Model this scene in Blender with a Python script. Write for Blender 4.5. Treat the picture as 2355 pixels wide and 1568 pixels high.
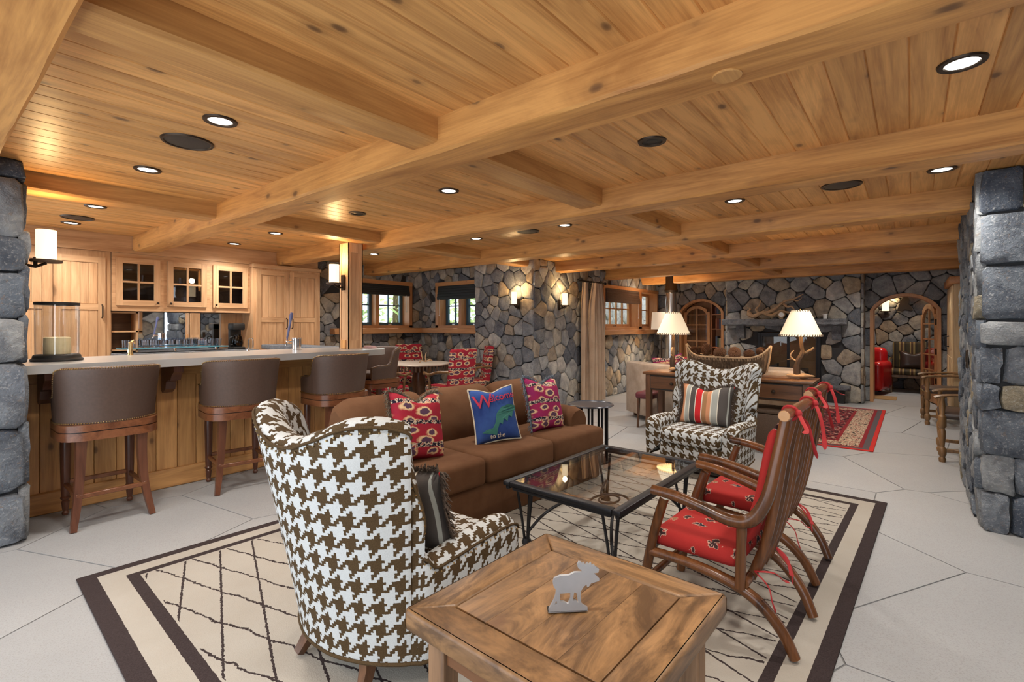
import bpy, bmesh, math, random
from mathutils import Vector, Matrix
R = math.radians
for o in list(bpy.data.objects): bpy.data.objects.remove(o)
SC = bpy.context.scene
COL = SC.collection
# ------------------------------------------------------------ camera, world, exposure
F_PX = 1133.0
YAW = math.atan2(2098 - 1177.5, F_PX)
cam_d = bpy.data.cameras.new('camera'); cam = bpy.data.objects.new('camera', cam_d); COL.objects.link(cam)
cam.location = (0, 0, 1.35); cam.rotation_euler = (R(90), 0, YAW - R(90))
cam_d.sensor_width = 36; cam_d.lens = 36 * F_PX / 2355; cam_d.shift_y = -(784 - 747) / 2355
cam_d.clip_start = .02
SC.camera = cam
W = bpy.data.worlds.new('sky'); SC.world = W; W.use_nodes = True
W.node_tree.nodes['Background'].inputs[0].default_value = (.86, .93, 1, 1)
W.node_tree.nodes['Background'].inputs[1].default_value = 2.3
SC.view_settings.view_transform = 'Standard'; SC.view_settings.look = 'None'
SC.view_settings.gamma = 1; SC.view_settings.use_curve_mapping = False
SC.view_settings.exposure = 0.48
DOWN_W = 66.0      # watts of one ceiling downlight
SUN = bpy.data.lights.new('sun', 'SUN'); SUN.energy = 3.0; SUN.angle = R(2); SUN.color = (1, .95, .85)
SUNO = bpy.data.objects.new('sun', SUN); COL.objects.link(SUNO); SUNO.rotation_euler = (R(42), R(-8), R(150))

# ------------------------------------------------------------ node helpers
class NT:
    def __init__(s, name):
        s.m = bpy.data.materials.new(name); s.m.use_nodes = True
        s.t = s.m.node_tree; s.n = s.t.nodes; s.b = s.n['Principled BSDF']; s.out = s.n['Material Output']
    def new(s, typ, **kw):
        n = s.n.new(typ)
        for k, v in kw.items(): setattr(n, k, v)
        return n
    def link(s, a, b): s.t.links.new(a, b)
    def set(s, inp, v):
        if hasattr(v, 'is_linked') or hasattr(v, 'links'): s.link(v, inp)
        else: inp.default_value = v
    def math(s, op, a, b=0.0, c=None):
        n = s.new('ShaderNodeMath', operation=op); s.set(n.inputs[0], a); s.set(n.inputs[1], b)
        if c is not None: s.set(n.inputs[2], c)
        return n.outputs[0]
    def mix(s, f, a, b, mode='MIX'):
        n = s.new('ShaderNodeMix', data_type='RGBA', blend_type=mode)
        s.set(n.inputs[0], f); s.set(n.inputs[6], a if not isinstance(a, tuple) else (*a, 1)[:4]); s.set(n.inputs[7], b if not isinstance(b, tuple) else (*b, 1)[:4])
        return n.outputs[2]
    def coord(s, kind='Object', scale=(1, 1, 1), rnd=0.0, rot=(0, 0, 0)):
        tc = s.new('ShaderNodeTexCoord'); v = tc.outputs[kind]
        if rnd:
            oi = s.new('ShaderNodeObjectInfo')
            cm = s.new('ShaderNodeCombineXYZ')
            for i, k in enumerate((37.1, 91.7, 53.3)): s.set(cm.inputs[i], s.math('MULTIPLY', oi.outputs['Random'], k * rnd))
            va = s.new('ShaderNodeVectorMath', operation='ADD'); s.link(v, va.inputs[0]); s.link(cm.outputs[0], va.inputs[1]); v = va.outputs[0]
        mp = s.new('ShaderNodeMapping'); s.link(v, mp.inputs[0]); mp.inputs['Scale'].default_value = scale; mp.inputs['Rotation'].default_value = rot
        return mp.outputs[0]
    def noise(s, v, scale, detail=4, rough=.55, dist=0.0):
        n = s.new('ShaderNodeTexNoise'); s.link(v, n.inputs['Vector']); n.inputs['Scale'].default_value = scale
        n.inputs['Detail'].default_value = detail; n.inputs['Roughness'].default_value = rough; n.inputs['Distortion'].default_value = dist
        return n.outputs[0]
    def voro(s, v, scale, feature='F1', out='Distance', rnd=1.0):
        n = s.new('ShaderNodeTexVoronoi', feature=feature); s.link(v, n.inputs['Vector']); n.inputs['Scale'].default_value = scale
        n.inputs['Randomness'].default_value = rnd
        return n.outputs[out]
    def ramp(s, f, stops, interp='LINEAR'):
        n = s.new('ShaderNodeValToRGB'); s.set(n.inputs[0], f); e = n.color_ramp.elements; n.color_ramp.interpolation = interp
        while len(e) < len(stops): e.new(.5)
        for el, (p, c) in zip(e, stops): el.position = p; el.color = (*c, 1) if len(c) == 3 else c
        return n.outputs[0]
    def bump(s, h, strength=.3, dist=.01):
        n = s.new('ShaderNodeBump'); s.set(n.inputs['Height'], h); n.inputs['Strength'].default_value = strength; n.inputs['Distance'].default_value = dist
        s.link(n.outputs[0], s.b.inputs['Normal'])
    def fin(s, col, rough=.5, metal=0.0, spec=.5):
        s.set(s.b.inputs['Base Color'], (*col, 1) if isinstance(col, tuple) and len(col) == 3 else col)
        s.set(s.b.inputs['Roughness'], rough); s.b.inputs['Metallic'].default_value = metal; s.b.inputs['Specular IOR Level'].default_value = spec
        return s.m
    def rand(s): return s.new('ShaderNodeObjectInfo').outputs['Random']

def plain(name, col, rough=.5, metal=0.0, var=.12, nscale=30, bump=.08, spec=.5):
    n = NT(name); v = n.coord()
    f = n.noise(v, nscale, 4)
    c = n.mix(f, tuple(max(0, x * (1 - var)) for x in col), tuple(min(1, x * (1 + var)) for x in col))
    if bump: n.bump(f, bump, .004)
    return n.fin(c, rough, metal, spec)

def wood(name, dark, light, axis='X', rough=.42, knots=0.0, grain=1.0, var=.25, kcol=(.10, .045, .02), bump=.06, stain=0.0):
    n = NT(name); ai = 'XYZ'.index(axis)
    def sc(a, b): return tuple(a if i == ai else b for i in range(3))
    v = n.coord('Object', sc(.8 * grain, 7 * grain), rnd=1)
    f1 = n.noise(v, 1.0, 5, .6, 1.6)
    v2 = n.coord('Object', sc(3 * grain, 90 * grain), rnd=1)
    f2 = n.noise(v2, 1.0, 3, .6, .4)
    f = n.math('ADD', n.math('MULTIPLY', f1, .75), n.math('MULTIPLY', f2, .32))
    c = n.ramp(f, [(.34, dark), (.50, tuple((a * .45 + b * .55) for a, b in zip(dark, light))), (.64, light)])
    if stain:
        c = n.mix(n.math('MULTIPLY', n.ramp(n.noise(n.coord('Object', sc(3, 8), rnd=.7), 1.0, 5, .7, 1.5), [(.40, (1, 1, 1)), (.62, (0, 0, 0))]), stain), c, tuple(x * .55 for x in dark))
    if knots:
        vk = n.coord('Object', sc(4.2, 7.5), rnd=1)
        vn = n.new('ShaderNodeTexVoronoi'); n.link(vk, vn.inputs['Vector']); vn.inputs['Scale'].default_value = knots
        cull = n.new('ShaderNodeSeparateColor'); n.link(vn.outputs['Color'], cull.inputs[0])
        d = n.math('ADD', vn.outputs['Distance'], n.math('MULTIPLY', n.math('LESS_THAN', cull.outputs[0], .34), 2.0))
        wv = n.noise(n.coord('Object', (14, 14, 14), rnd=1), 1.0, 2)
        d2 = n.math('ADD', d, n.math('MULTIPLY', wv, .10))
        k = n.ramp(d2, [(.11, (1, 1, 1)), (.16, (.75, .75, .75)), (.20, (.25, .25, .25)), (.34, (0, 0, 0))])
        c = n.mix(n.math('MULTIPLY', k, .85), c, kcol)
    r = n.math('ADD', n.math('MULTIPLY', n.rand(), var), 1 - var / 2)
    hs = n.new('ShaderNodeHueSaturation'); n.link(c, hs.inputs['Color']); n.link(r, hs.inputs['Value'])
    n.bump(f, bump, .006)
    return n.fin(hs.outputs[0], rough)

def stone(name, tones, rough=.9, scale=1.0, bump=.6, spread=1.0):
    n = NT(name); v = n.coord('Object', (scale,) * 3, rnd=.3)
    base = n.ramp(n.rand(), tones, 'CONSTANT')
    f1 = n.noise(v, 7, 6, .62, .5); f2 = n.noise(v, 70, 4, .7); f3 = n.noise(v, 22, 5, .6, 2.0)
    c = n.mix(n.ramp(f1, [(.32, (0, 0, 0)), (.72, (1, 1, 1))]), n.mix(1.0, base, (.58, .59, .63), 'MULTIPLY'), n.mix(1.0, base, (1.42, 1.40, 1.34), 'MULTIPLY'))
    c = n.mix(n.ramp(f2, [(.55, (0, 0, 0)), (.75, (.55, .55, .55))]), c, (.62, .62, .6))
    c = n.mix(n.ramp(f3, [(.60, (0, 0, 0)), (.72, (.4, .4, .4))]), c, (.30, .17, .07))
    f4 = n.noise(v, 26, 5, .7, 1.2)
    h = n.math('ADD', n.math('MULTIPLY', f1, .5), n.math('ADD', n.math('MULTIPLY', f2, .22), n.math('MULTIPLY', f4, .55)))
    n.bump(h, bump, .04)
    return n.fin(c, rough, 0, .22)

def emit(name, col, strength):
    n = NT(name); n.fin(tuple(col), .5)
    n.b.inputs['Emission Color'].default_value = (*col, 1); n.b.inputs['Emission Strength'].default_value = strength
    return n.m

def thin_glass(name, tint=(.97, .99, .99), ior=1.5, rough=0.0):
    n = NT(name); r0 = ((ior - 1) / (ior + 1)) ** 2
    t = n.new('ShaderNodeBsdfTransparent'); t.inputs[0].default_value = (*tint, 1)
    g = n.new('ShaderNodeBsdfGlossy'); g.inputs['Roughness'].default_value = rough
    lw = n.new('ShaderNodeLayerWeight'); lw.inputs[0].default_value = .5
    f = n.math('ADD', r0, n.math('MULTIPLY', n.math('POWER', lw.outputs['Facing'], 5), 1 - r0))
    mx = n.new('ShaderNodeMixShader'); n.link(f, mx.inputs[0]); n.link(t.outputs[0], mx.inputs[1]); n.link(g.outputs[0], mx.inputs[2])
    n.link(mx.outputs[0], n.out.inputs[0]); n.n.remove(n.b)
    return n.m
# ------------------------------------------------------------ mesh builder
class MB:
    def __init__(s): s.v = []; s.f = []; s.uv = {}
    def add(s, vs, fs, M=None):
        o = len(s.v)
        for p in vs:
            p = Vector(p)
            s.v.append(M @ p if M else p)
        for f in fs: s.f.append(tuple(i + o for i in f))
        return s
    def box(s, x0, x1, y0, y1, z0, z1, M=None):
        return s.add([(x, y, z) for z in (z0, z1) for y in (y0, y1) for x in (x0, x1)],
                     [(0, 2, 3, 1), (4, 5, 7, 6), (0, 1, 5, 4), (2, 6, 7, 3), (0, 4, 6, 2), (1, 3, 7, 5)], M)
    def rbox(s, x0, x1, y0, y1, z0, z1, r=.02, seg=2, M=None):
        bm = bmesh.new(); bmesh.ops.create_cube(bm, size=1)
        for v in bm.verts: v.co = Vector(((x0 + x1) / 2 + v.co.x * (x1 - x0), (y0 + y1) / 2 + v.co.y * (y1 - y0), (z0 + z1) / 2 + v.co.z * (z1 - z0)))
        r = min(r, .49 * min(x1 - x0, y1 - y0, z1 - z0))
        bmesh.ops.bevel(bm, geom=list(bm.edges), offset=r, segments=seg, profile=.5, affect='EDGES')
        bm.verts.index_update()
        s.add([v.co for v in bm.verts], [tuple(v.index for v in f.verts) for f in bm.faces], M); bm.free(); return s
    def grid(s, fn, nu, nv, cu=False, cv=False, M=None, caps=False):
        vs = [fn(i / (nu if cu else nu - 1), j / (nv if cv else nv - 1)) for i in range(nu) for j in range(nv)]
        fs = []
        for i in range(nu if cu else nu - 1):
            for j in range(nv if cv else nv - 1):
                a = i * nv + j; b = ((i + 1) % nu) * nv + j; c = ((i + 1) % nu) * nv + (j + 1) % nv; d = i * nv + (j + 1) % nv
                fs.append((a, b, c, d))
        if caps and cv:
            fs.append(tuple(range(nv))[::-1]); fs.append(tuple((nu - 1) * nv + j for j in range(nv)))
        return s.add(vs, fs, M)
    def lathe(s, prof, n=16, c=(0, 0, 0), M=None, cap=True):
        vs = []; fs = []; m = len(prof)
        for i in range(n):
            a = 2 * math.pi * i / n
            for r, z in prof: vs.append((c[0] + r * math.cos(a), c[1] + r * math.sin(a), c[2] + z))
        for i in range(n):
            for j in range(m - 1):
                k = (i + 1) % n
                fs.append((i * m + j, k * m + j, k * m + j + 1, i * m + j + 1))
        if cap:
            if prof[0][0] > 1e-5: fs.append(tuple(i * m for i in range(n))[::-1])
            if prof[-1][0] > 1e-5: fs.append(tuple(i * m + m - 1 for i in range(n)))
        return s.add(vs, fs, M)
    def tube(s, pts, rad, n=8, M=None, closed=False, flat=1.0):
        pts = [Vector(p) for p in pts]; k = len(pts)
        if not hasattr(rad, '__len__'): rad = [rad] * k
        vs = []; up = None
        for i, p in enumerate(pts):
            if closed: t = pts[(i + 1) % k] - pts[i - 1]
            else: t = pts[min(i + 1, k - 1)] - pts[max(i - 1, 0)]
            t = t.normalized() if t.length > 1e-9 else Vector((0, 0, 1))
            if up is None: up = Vector((0, 0, 1)) if abs(t.z) < .9 else Vector((1, 0, 0))
            a = up - t * up.dot(t)
            if a.length < 1e-4: a = t.orthogonal()
            a.normalize(); up = a; b = t.cross(a)
            for j in range(n):
                q = 2 * math.pi * j / n + math.pi / n
                vs.append(p + (a * math.cos(q) * flat + b * math.sin(q)) * rad[i])
        fs = []
        for i in range(k if closed else k - 1):
            for j in range(n):
                ii = (i + 1) % k
                fs.append((i * n + j, i * n + (j + 1) % n, ii * n + (j + 1) % n, ii * n + j))
        if not closed:
            fs.append(tuple(range(n))[::-1]); fs.append(tuple((k - 1) * n + j for j in range(n)))
        return s.add(vs, fs, M)
    def ell(s, c, r, nu=12, nv=8, M=None):
        if not hasattr(r, '__len__'): r = (r, r, r)
        pr = [(math.sin(math.pi * j / nv), -math.cos(math.pi * j / nv)) for j in range(nv + 1)]
        vs = [(c[0], c[1], c[2] - r[2])]
        for j in range(1, nv):
            for i in range(nu):
                a = 2 * math.pi * i / nu
                vs.append((c[0] + r[0] * pr[j][0] * math.cos(a), c[1] + r[1] * pr[j][0] * math.sin(a), c[2] + r[2] * pr[j][1]))
        vs.append((c[0], c[1], c[2] + r[2])); L = len(vs) - 1
        fs = [(0, 1 + (i + 1) % nu, 1 + i) for i in range(nu)]
        for j in range(nv - 2):
            for i in range(nu):
                a = 1 + j * nu; fs.append((a + i, a + (i + 1) % nu, a + nu + (i + 1) % nu, a + nu + i))
        a = 1 + (nv - 2) * nu
        fs += [(a + i, a + (i + 1) % nu, L) for i in range(nu)]
        return s.add(vs, fs, M)
    def prism(s, poly, d0, d1, M=None):          # polygon in local XY, extruded in local Z
        k = len(poly)
        ar = sum(poly[i - 1][0] * poly[i][1] - poly[i][0] * poly[i - 1][1] for i in range(k))
        if ar < 0: poly = poly[::-1]
        vs = [(x, y, d0) for x, y in poly] + [(x, y, d1) for x, y in poly]
        fs = [tuple(range(k))[::-1], tuple(range(k, 2 * k))] + [(i, (i + 1) % k, k + (i + 1) % k, k + i) for i in range(k)]
        return s.add(vs, fs, M)
    def mesh(s, name, mat, sharp=38, boxuv=None):
        me = bpy.data.meshes.new(name); me.from_pydata([tuple(v) for v in s.v], [], s.f); me.materials.append(mat)
        if sharp is not None:
            for p in me.polygons: p.use_smooth = True
            me.set_sharp_from_angle(angle=R(sharp))
        if boxuv:
            uv = me.uv_layers.new(name='UVMap')
            for p in me.polygons:
                n = p.normal; ax = max(range(3), key=lambda i: abs(n[i]))
                for li in p.loop_indices:
                    c = me.vertices[me.loops[li].vertex_index].co
                    uv.data[li].uv = [(c.y, c.z), (c.x, c.z), (c.x, c.y)][ax]
        return me
    def build(s, name, mat, parent=None, sharp=38, boxuv=None, kind=None):
        o = bpy.data.objects.new(name, s.mesh(name, mat, sharp, boxuv)); COL.objects.link(o)
        if parent: o.parent = parent
        if kind: o['kind'] = kind
        return o

def tag(o, label, cat=None, group=None, kind=None):
    o['label'] = label
    if cat: o['category'] = cat
    if group: o['group'] = group
    if kind: o['kind'] = kind
    return o
def thing(name, label, cat, loc=(0, 0, 0), rz=0.0, group=None):
    o = bpy.data.objects.new(name, None); COL.objects.link(o); o.empty_display_size = .1
    o.location = loc; o.rotation_euler = (0, 0, rz); tag(o, label, cat, group); return o
def dup(root, loc, rz, label, group=None):
    r = root.copy(); COL.objects.link(r); r.location = loc
    r.rotation_euler = (root.rotation_euler[0], root.rotation_euler[1], rz); r['label'] = label
    if group: r['group'] = group
    for ch in list(root.children):
        c = ch.copy(); COL.objects.link(c); c.parent = r
        for g in list(ch.children):
            d = g.copy(); COL.objects.link(d); d.parent = c
    return r
def spline(pts, n):          # Catmull-Rom through points
    pts = [Vector(p) for p in pts]; out = []; m = len(pts) - 1
    for k in range(n):
        t = k / (n - 1) * m; i = min(int(t), m - 1); t -= i
        p0 = pts[max(i - 1, 0)]; p1 = pts[i]; p2 = pts[i + 1]; p3 = pts[min(i + 2, m)]
        out.append(.5 * ((2 * p1) + (p2 - p0) * t + (2 * p0 - 5 * p1 + 4 * p2 - p3) * t * t + (3 * p1 - p0 - 3 * p2 + p3) * t ** 3))
    return out
def lerp(tab, x):
    if x <= tab[0][0]: return tab[0][1]
    for (a, b), (c, d) in zip(tab, tab[1:]):
        if x <= c: return b + (d - b) * (x - a) / (c - a)
    return tab[-1][1]
def lamp_point(name, loc, w, col=(1, .72, .42), r=.03):
    l = bpy.data.lights.new(name, 'POINT'); l.energy = w; l.color = col; l.shadow_soft_size = r
    o = bpy.data.objects.new(name, l); COL.objects.link(o); o.location = loc; return o

# ------------------------------------------------------------ materials
HON_D, HON_L = (.32, .145, .045), (.64, .37, .155)
M = {}
M['plank'] = wood('ceiling_alder', (.39, .165, .043), (.77, .41, .138), 'X', .40, knots=1.0, var=.30)
M['beamY'] = wood('beam_fir_y', (.35, .14, .034), (.69, .345, .105), 'Y', .45, knots=.9, var=.10)
M['beamX'] = wood('beam_fir_x', (.34, .145, .04), (.62, .33, .11), 'X', .45, knots=.9, var=.10)
M['cabZ'] = wood('cabinet_alder_upright', (.44, .235, .11), (.69, .43, .235), 'Z', .4, knots=.4, var=.22)
M['cabX'] = wood('cabinet_alder_long', (.44, .235, .11), (.69, .43, .235), 'X', .4, var=.14)
M['barZ'] = wood('bar_panel_alder', (.37, .165, .052), (.68, .365, .135), 'Z', .4, knots=1.0, var=.25)
M['barX'] = wood('bar_trim_alder', (.36, .16, .05), (.65, .34, .125), 'X', .4, knots=.6, var=.1)
M['caseX'] = wood('window_casing', (.36, .15, .055), (.58, .29, .12), 'X', .45, var=.15)
M['caseY'] = wood('window_casing_y', (.36, .15, .055), (.58, .29, .12), 'Y', .45, var=.15)
M['caseZ'] = wood('window_casing_z', (.36, .15, .055), (.58, .29, .12), 'Z', .45, var=.15)
M['darkX'] = wood('walnut_x', (.045, .018, .008), (.15, .065, .028), 'X', .32, var=.1)
M['darkY'] = wood('walnut_y', (.045, .018, .008), (.15, .065, .028), 'Y', .32, var=.1)
M['darkZ'] = wood('walnut_z', (.045, .018, .008), (.15, .065, .028), 'Z', .32, var=.1)
M['stoolX'] = wood('stool_mahogany', (.085, .026, .011), (.20, .075, .032), 'X', .28, var=.1)
M['stoolZ'] = wood('stool_mahogany_leg', (.060, .020, .011), (.135, .050, .026), 'Z', .3, var=.1)
M['hickory'] = wood('hickory_pole', (.028, .011, .006), (.17, .062, .019), 'Z', .25, knots=1.2, grain=.7, var=.35)
M['hick_end'] = plain('hickory_end_grain', (.42, .22, .09), .45)
M['reclX'] = wood('reclaimed_top_x', (.085, .04, .016), (.34, .185, .078), 'X', .40, knots=.7, grain=.38, var=.10, bump=.25, stain=.8)
M['reclY'] = wood('reclaimed_top_y', (.105, .048, .018), (.40, .215, .085), 'Y', .42, knots=.35, grain=.7, var=.18, bump=.14)
M['reclZ'] = wood('reclaimed_leg', (.07, .035, .017), (.24, .135, .07), 'Z', .6, grain=1.2, var=.2, bump=.2)
M['antique'] = wood('antique_oak', (.09, .045, .017), (.25, .135, .055), 'Z', .35, var=.2)
TONES = [(0, (0.144, 0.156, 0.181)), (.14, (0.250, 0.256, 0.269)), (.28, (0.362, 0.362, 0.356)), (.42, (0.194, 0.206, 0.225)), (.54, (0.425, 0.394, 0.338)), (.66, (0.413, 0.325, 0.225)), (.74, (0.312, 0.319, 0.325)), (.86, (0.338, 0.281, 0.219)), (.94, (0.463, 0.450, 0.425))]
M['stone'] = stone('fieldstone', TONES)
TONES_B = [(0, (.10, .12, .155)), (.22, (.17, .19, .22)), (.42, (.26, .275, .29)), (.60, (.13, .15, .18)), (.80, (.27, .235, .17)), (.88, (.22, .235, .25))]
M['block'] = stone('granite_block', TONES_B, bump=.8)
M['mortar'] = plain('recessed_mortar', (.042, .042, .044), .95, nscale=40, bump=.3)
M['mantel'] = stone('mantel_granite', [(0, (.15, .165, .19)), (.5, (.17, .18, .2))], bump=.8)
def floor_mat():
    n = NT('limestone_flag'); v = n.coord('Object', (1, 1, 1), rnd=.5)
    f1 = n.noise(v, 2.2, 4); f2 = n.noise(v, 170, 2, .7)
    c = n.mix(f1, (.295, .30, .305), (.355, .36, .365))
    c = n.mix(n.ramp(f2, [(.36, (.55, .55, .55)), (.5, (0, 0, 0))]), c, (.24, .23, .22))
    r = n.math('ADD', n.math('MULTIPLY', n.rand(), .07), .965)
    hs = n.new('ShaderNodeHueSaturation'); n.link(c, hs.inputs['Color']); n.link(r, hs.inputs['Value'])
    n.bump(f2, .12, .003)
    return n.fin(hs.outputs[0], .62, 0, .4)
M['flag'] = floor_mat()
M['grout'] = plain('floor_grout', (.17, .17, .17), .9)
def houndstooth():
    n = NT('houndstooth_weave'); tc = n.new('ShaderNodeTexCoord')
    sx = n.new('ShaderNodeSeparateXYZ')
    # a little thread wobble so that the stepped edges look woven
    nz = n.new('ShaderNodeTexNoise'); n.link(tc.outputs['UV'], nz.inputs['Vector']); nz.inputs['Scale'].default_value = 120
    va = n.new('ShaderNodeVectorMath', operation='MULTIPLY_ADD'); n.link(nz.outputs['Color'], va.inputs[0]); va.inputs[1].default_value = (.006, .006, 0); n.link(tc.outputs['UV'], va.inputs[2])
    n.link(va.outputs[0], sx.inputs[0])
    P = .082
    def idx(o): return n.math('FLOOR', n.math('MULTIPLY', n.math('ADD', o, 50 * P), 8 / P))
    i = idx(sx.outputs[0]); j = idx(sx.outputs[1])
    tw = n.math('LESS_THAN', n.math('MODULO', n.math('ADD', i, j), 4), 2)
    a = n.math('LESS_THAN', n.math('MODULO', i, 8), 4); b = n.math('LESS_THAN', n.math('MODULO', j, 8), 4)
    k = n.math('ADD', n.math('MULTIPLY', tw, a), n.math('MULTIPLY', n.math('SUBTRACT', 1, tw), b))
    f = n.noise(n.coord(), 260, 2); g = n.noise(n.coord(), 30, 3)
    dk = n.mix(f, (.035, .020, .008), (.105, .066, .030)); lt = n.mix(f, (.42, .44, .45), (.60, .62, .62))
    c = n.mix(k, lt, dk)
    n.bump(n.math('ADD', n.math('MULTIPLY', k, .6), n.math('MULTIPLY', f, .5)), .5, .004)
    return n.fin(c, .9, 0, .2)
M['hound'] = houndstooth()
M['leather'] = plain('brown_leather', (.082, .049, .036), .52, var=.25, nscale=60, bump=.12)
M['leatherD'] = plain('dark_brown_leather', (.045, .026, .02), .33, var=.3, nscale=25, bump=.15)
M['brass'] = plain('brass_nails', (.62, .45, .22), .3, 1.0, bump=0)
def suede(name, c1, c2, rough=.95):
    n = NT(name); f = n.noise(n.coord(), 5, 5, .6); g = n.noise(n.coord(), 240, 2)
    c = n.mix(n.ramp(f, [(.3, (0, 0, 0)), (.7, (1, 1, 1))]), c1, c2); n.bump(g, .12, .002)
    n.b.inputs['Sheen Weight'].default_value = .25; n.b.inputs['Sheen Roughness'].default_value = .4
    n.b.inputs['Sheen Tint'].default_value = (c2[0], c2[1], c2[2], 1)
    return n.fin(c, rough, 0, .15)
M['sofa'] = suede('brown_moleskin', (.095, .043, .020), (.135, .066, .033))
M['beige'] = suede('beige_suede', (.25, .19, .145), (.40, .33, .27))
M['tan'] = suede('tan_curtain_cloth', (.46, .34, .24), (.56, .43, .32))
M['iron'] = plain('black_iron', (.022, .022, .025), .42, .6, bump=.1)
M['bronze'] = plain('dark_bronze', (.05, .035, .025), .4, .8)
M['steel'] = plain('brushed_steel', (.60, .60, .60), .24, 1.0, var=.06, nscale=8, bump=.03)
M['zinc'] = plain('zinc_bar_top', (.50, .50, .49), .28, .45, var=.08, nscale=5, bump=.02)
M['chrome'] = plain('polished_chrome', (.82, .82, .84), .08, 1.0, bump=0)
M['mirror'] = plain('mirror_silver', (.86, .88, .90), .02, 1.0, var=0, bump=0)
M['glass'] = thin_glass('window_glass'); M['tglass'] = thin_glass('table_glass', (.975, .99, .995), 1.75)
M['cup'] = thin_glass('drinking_glass', (.93, .96, 1), 1.6)
M['amber'] = thin_glass('hurricane_glass', (.985, .985, .975), 2.0, .03)
M['wax'] = plain('candle_wax', (.80, .70, .44), .5, bump=.02)
M['black'] = plain('matte_black', (.012, .012, .012), .5)
M['slate'] = plain('dark_slate_blind', (.022, .026, .030), .7, nscale=12, bump=.25)
M['sash'] = plain('teal_painted_sash', (.045, .10, .14), .45)
M['white'] = plain('white_ceramic', (.85, .85, .83), .3, var=.03)
M['shade'] = emit('lamp_shade_lit', (.92, .76, .52), .42)
M['shade2'] = emit('linen_shade_lit', (.80, .66, .50), .25)
M['bulb'] = emit('downlight_lens', (1, .93, .82), 6.0)
M['alab'] = emit('alabaster_lit', (1, .80, .50), 1.15)
M['grille'] = plain('speaker_grille', (.028, .024, .020), .55, nscale=300, bump=.3)
M['red'] = None
def red_print():
    n = NT('red_lodge_print'); v = n.coord('Object', (1, 1, 1))
    w = n.noise(v, 45, 2, .5); f = n.noise(v, 300, 2)
    vv = n.new('ShaderNodeVectorMath', operation='MULTIPLY_ADD')
    d = n.voro(n.coord('Object', (9, 9, 9)), 1.0, rnd=.7)
    d = n.math('ADD', d, n.math('MULTIPLY', w, .62))
    k = n.ramp(d, [(.535, (1, 1, 1)), (.55, (0, 0, 0))])
    k2 = n.ramp(d, [(.495, (1, 1, 1)), (.51, (0, 0, 0))])
    col = n.voro(n.coord('Object', (9, 9, 9)), 1.0, out='Color', rnd=.7)
    sel = n.ramp(col, [(.0, (.045, .02, .02)), (.5, (.02, .018, .03)), (.62, (.26, .12, .06)), (.8, (.04, .02, .02))], 'CONSTANT')
    base = n.mix(f, (.30, .018, .016), (.38, .028, .024))
    c = n.mix(k, base, (.50, .32, .24)); c = n.mix(k2, c, sel)
    n.bump(f, .15, .002); return n.fin(c, .85, 0, .2)
M['red'] = red_print()
M['redties'] = plain('red_tie_fabric', (.36, .016, .018), .8)
def kilim(name, ax=0, az=2, c_red=(.42, .025, .03), c_alt=(.24, .02, .05)):
    n = NT(name); tc = n.new('ShaderNodeTexCoord'); s = n.new('ShaderNodeSeparateXYZ'); n.link(tc.outputs['Object'], s.inputs[0])
    u = s.outputs[ax]; v = s.outputs[az]
    wob = n.math('MULTIPLY', n.math('SUBTRACT', n.noise(tc.outputs['Object'], 22, 2), .5), .03)
    u = n.math('ADD', u, wob); v = n.math('ADD', v, wob)
    PV = .145
    fv = n.math('FRACT', n.math('MULTIPLY', n.math('ADD', v, 10 * PV), 1 / PV))
    cb = n.new('ShaderNodeCombineXYZ'); n.set(cb.inputs[0], n.math('MULTIPLY', u, 1 / .135)); n.set(cb.inputs[1], n.math('MULTIPLY', v, 1 / .0725))
    vn = n.new('ShaderNodeTexVoronoi', voronoi_dimensions='2D'); n.link(cb.outputs[0], vn.inputs['Vector']); vn.inputs['Scale'].default_value = 1; vn.inputs['Randomness'].default_value = .75
    sx_ = n.new('ShaderNodeSeparateColor'); n.link(vn.outputs['Color'], sx_.inputs[0])
    rr = n.math('ADD', n.math('MULTIPLY', vn.outputs['Distance'], n.math('ADD', .055, n.math('MULTIPLY', sx_.outputs[0], .05))), n.math('MULTIPLY', n.math('SUBTRACT', n.noise(tc.outputs['Object'], 40, 2), .5), .016))
    c = n.mix(n.noise(tc.outputs['Object'], 9, 3), c_red, c_alt)
    c = n.mix(n.ramp(rr, [(.0265, (1, 1, 1)), (.028, (0, 0, 0))]), c, (.72, .50, .28))
    c = n.mix(n.ramp(rr, [(.017, (1, 1, 1)), (.0185, (0, 0, 0))]), c, (.10, .05, .09))
    st = n.ramp(fv, [(0, (1, 1, 1)), (.18, (0, 0, 0))], 'CONSTANT')
    dots = n.ramp(n.noise(n.coord('Object', (60, 60, 60)), 1.0, 2), [(.0, (.02, .015, .03)), (.5, (.60, .50, .38)), (.6, (.30, .03, .03))], 'CONSTANT')
    c = n.mix(st, c, dots)
    return n.fin(c, .9, 0, .15)
M['kilim'] = kilim('kilim_red', 0, 2); M['kilimY'] = kilim('kilim_red_yz', 1, 2); M['kilimV'] = kilim('kilim_violet', 0, 2, (.40, .025, .06), (.17, .02, .13))
M['denim'] = suede('blue_denim', (.022, .045, .19), (.05, .11, .32))
M['fish'] = plain('green_applique', (.035, .16, .13), .85)
M['letter'] = plain('red_applique', (.48, .03, .07), .85); M['letter2'] = plain('cream_applique', (.62, .55, .42), .85)
M['fringe'] = plain('grey_brown_fringe', (.17, .14, .10), .9, var=.5, nscale=90); M['fringeB'] = plain('slate_blue_fringe', (.14, .18, .22), .9, var=.5, nscale=90)
M['fringeD'] = plain('dark_brown_fringe', (.075, .05, .035), .9, var=.5, nscale=90)
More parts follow.
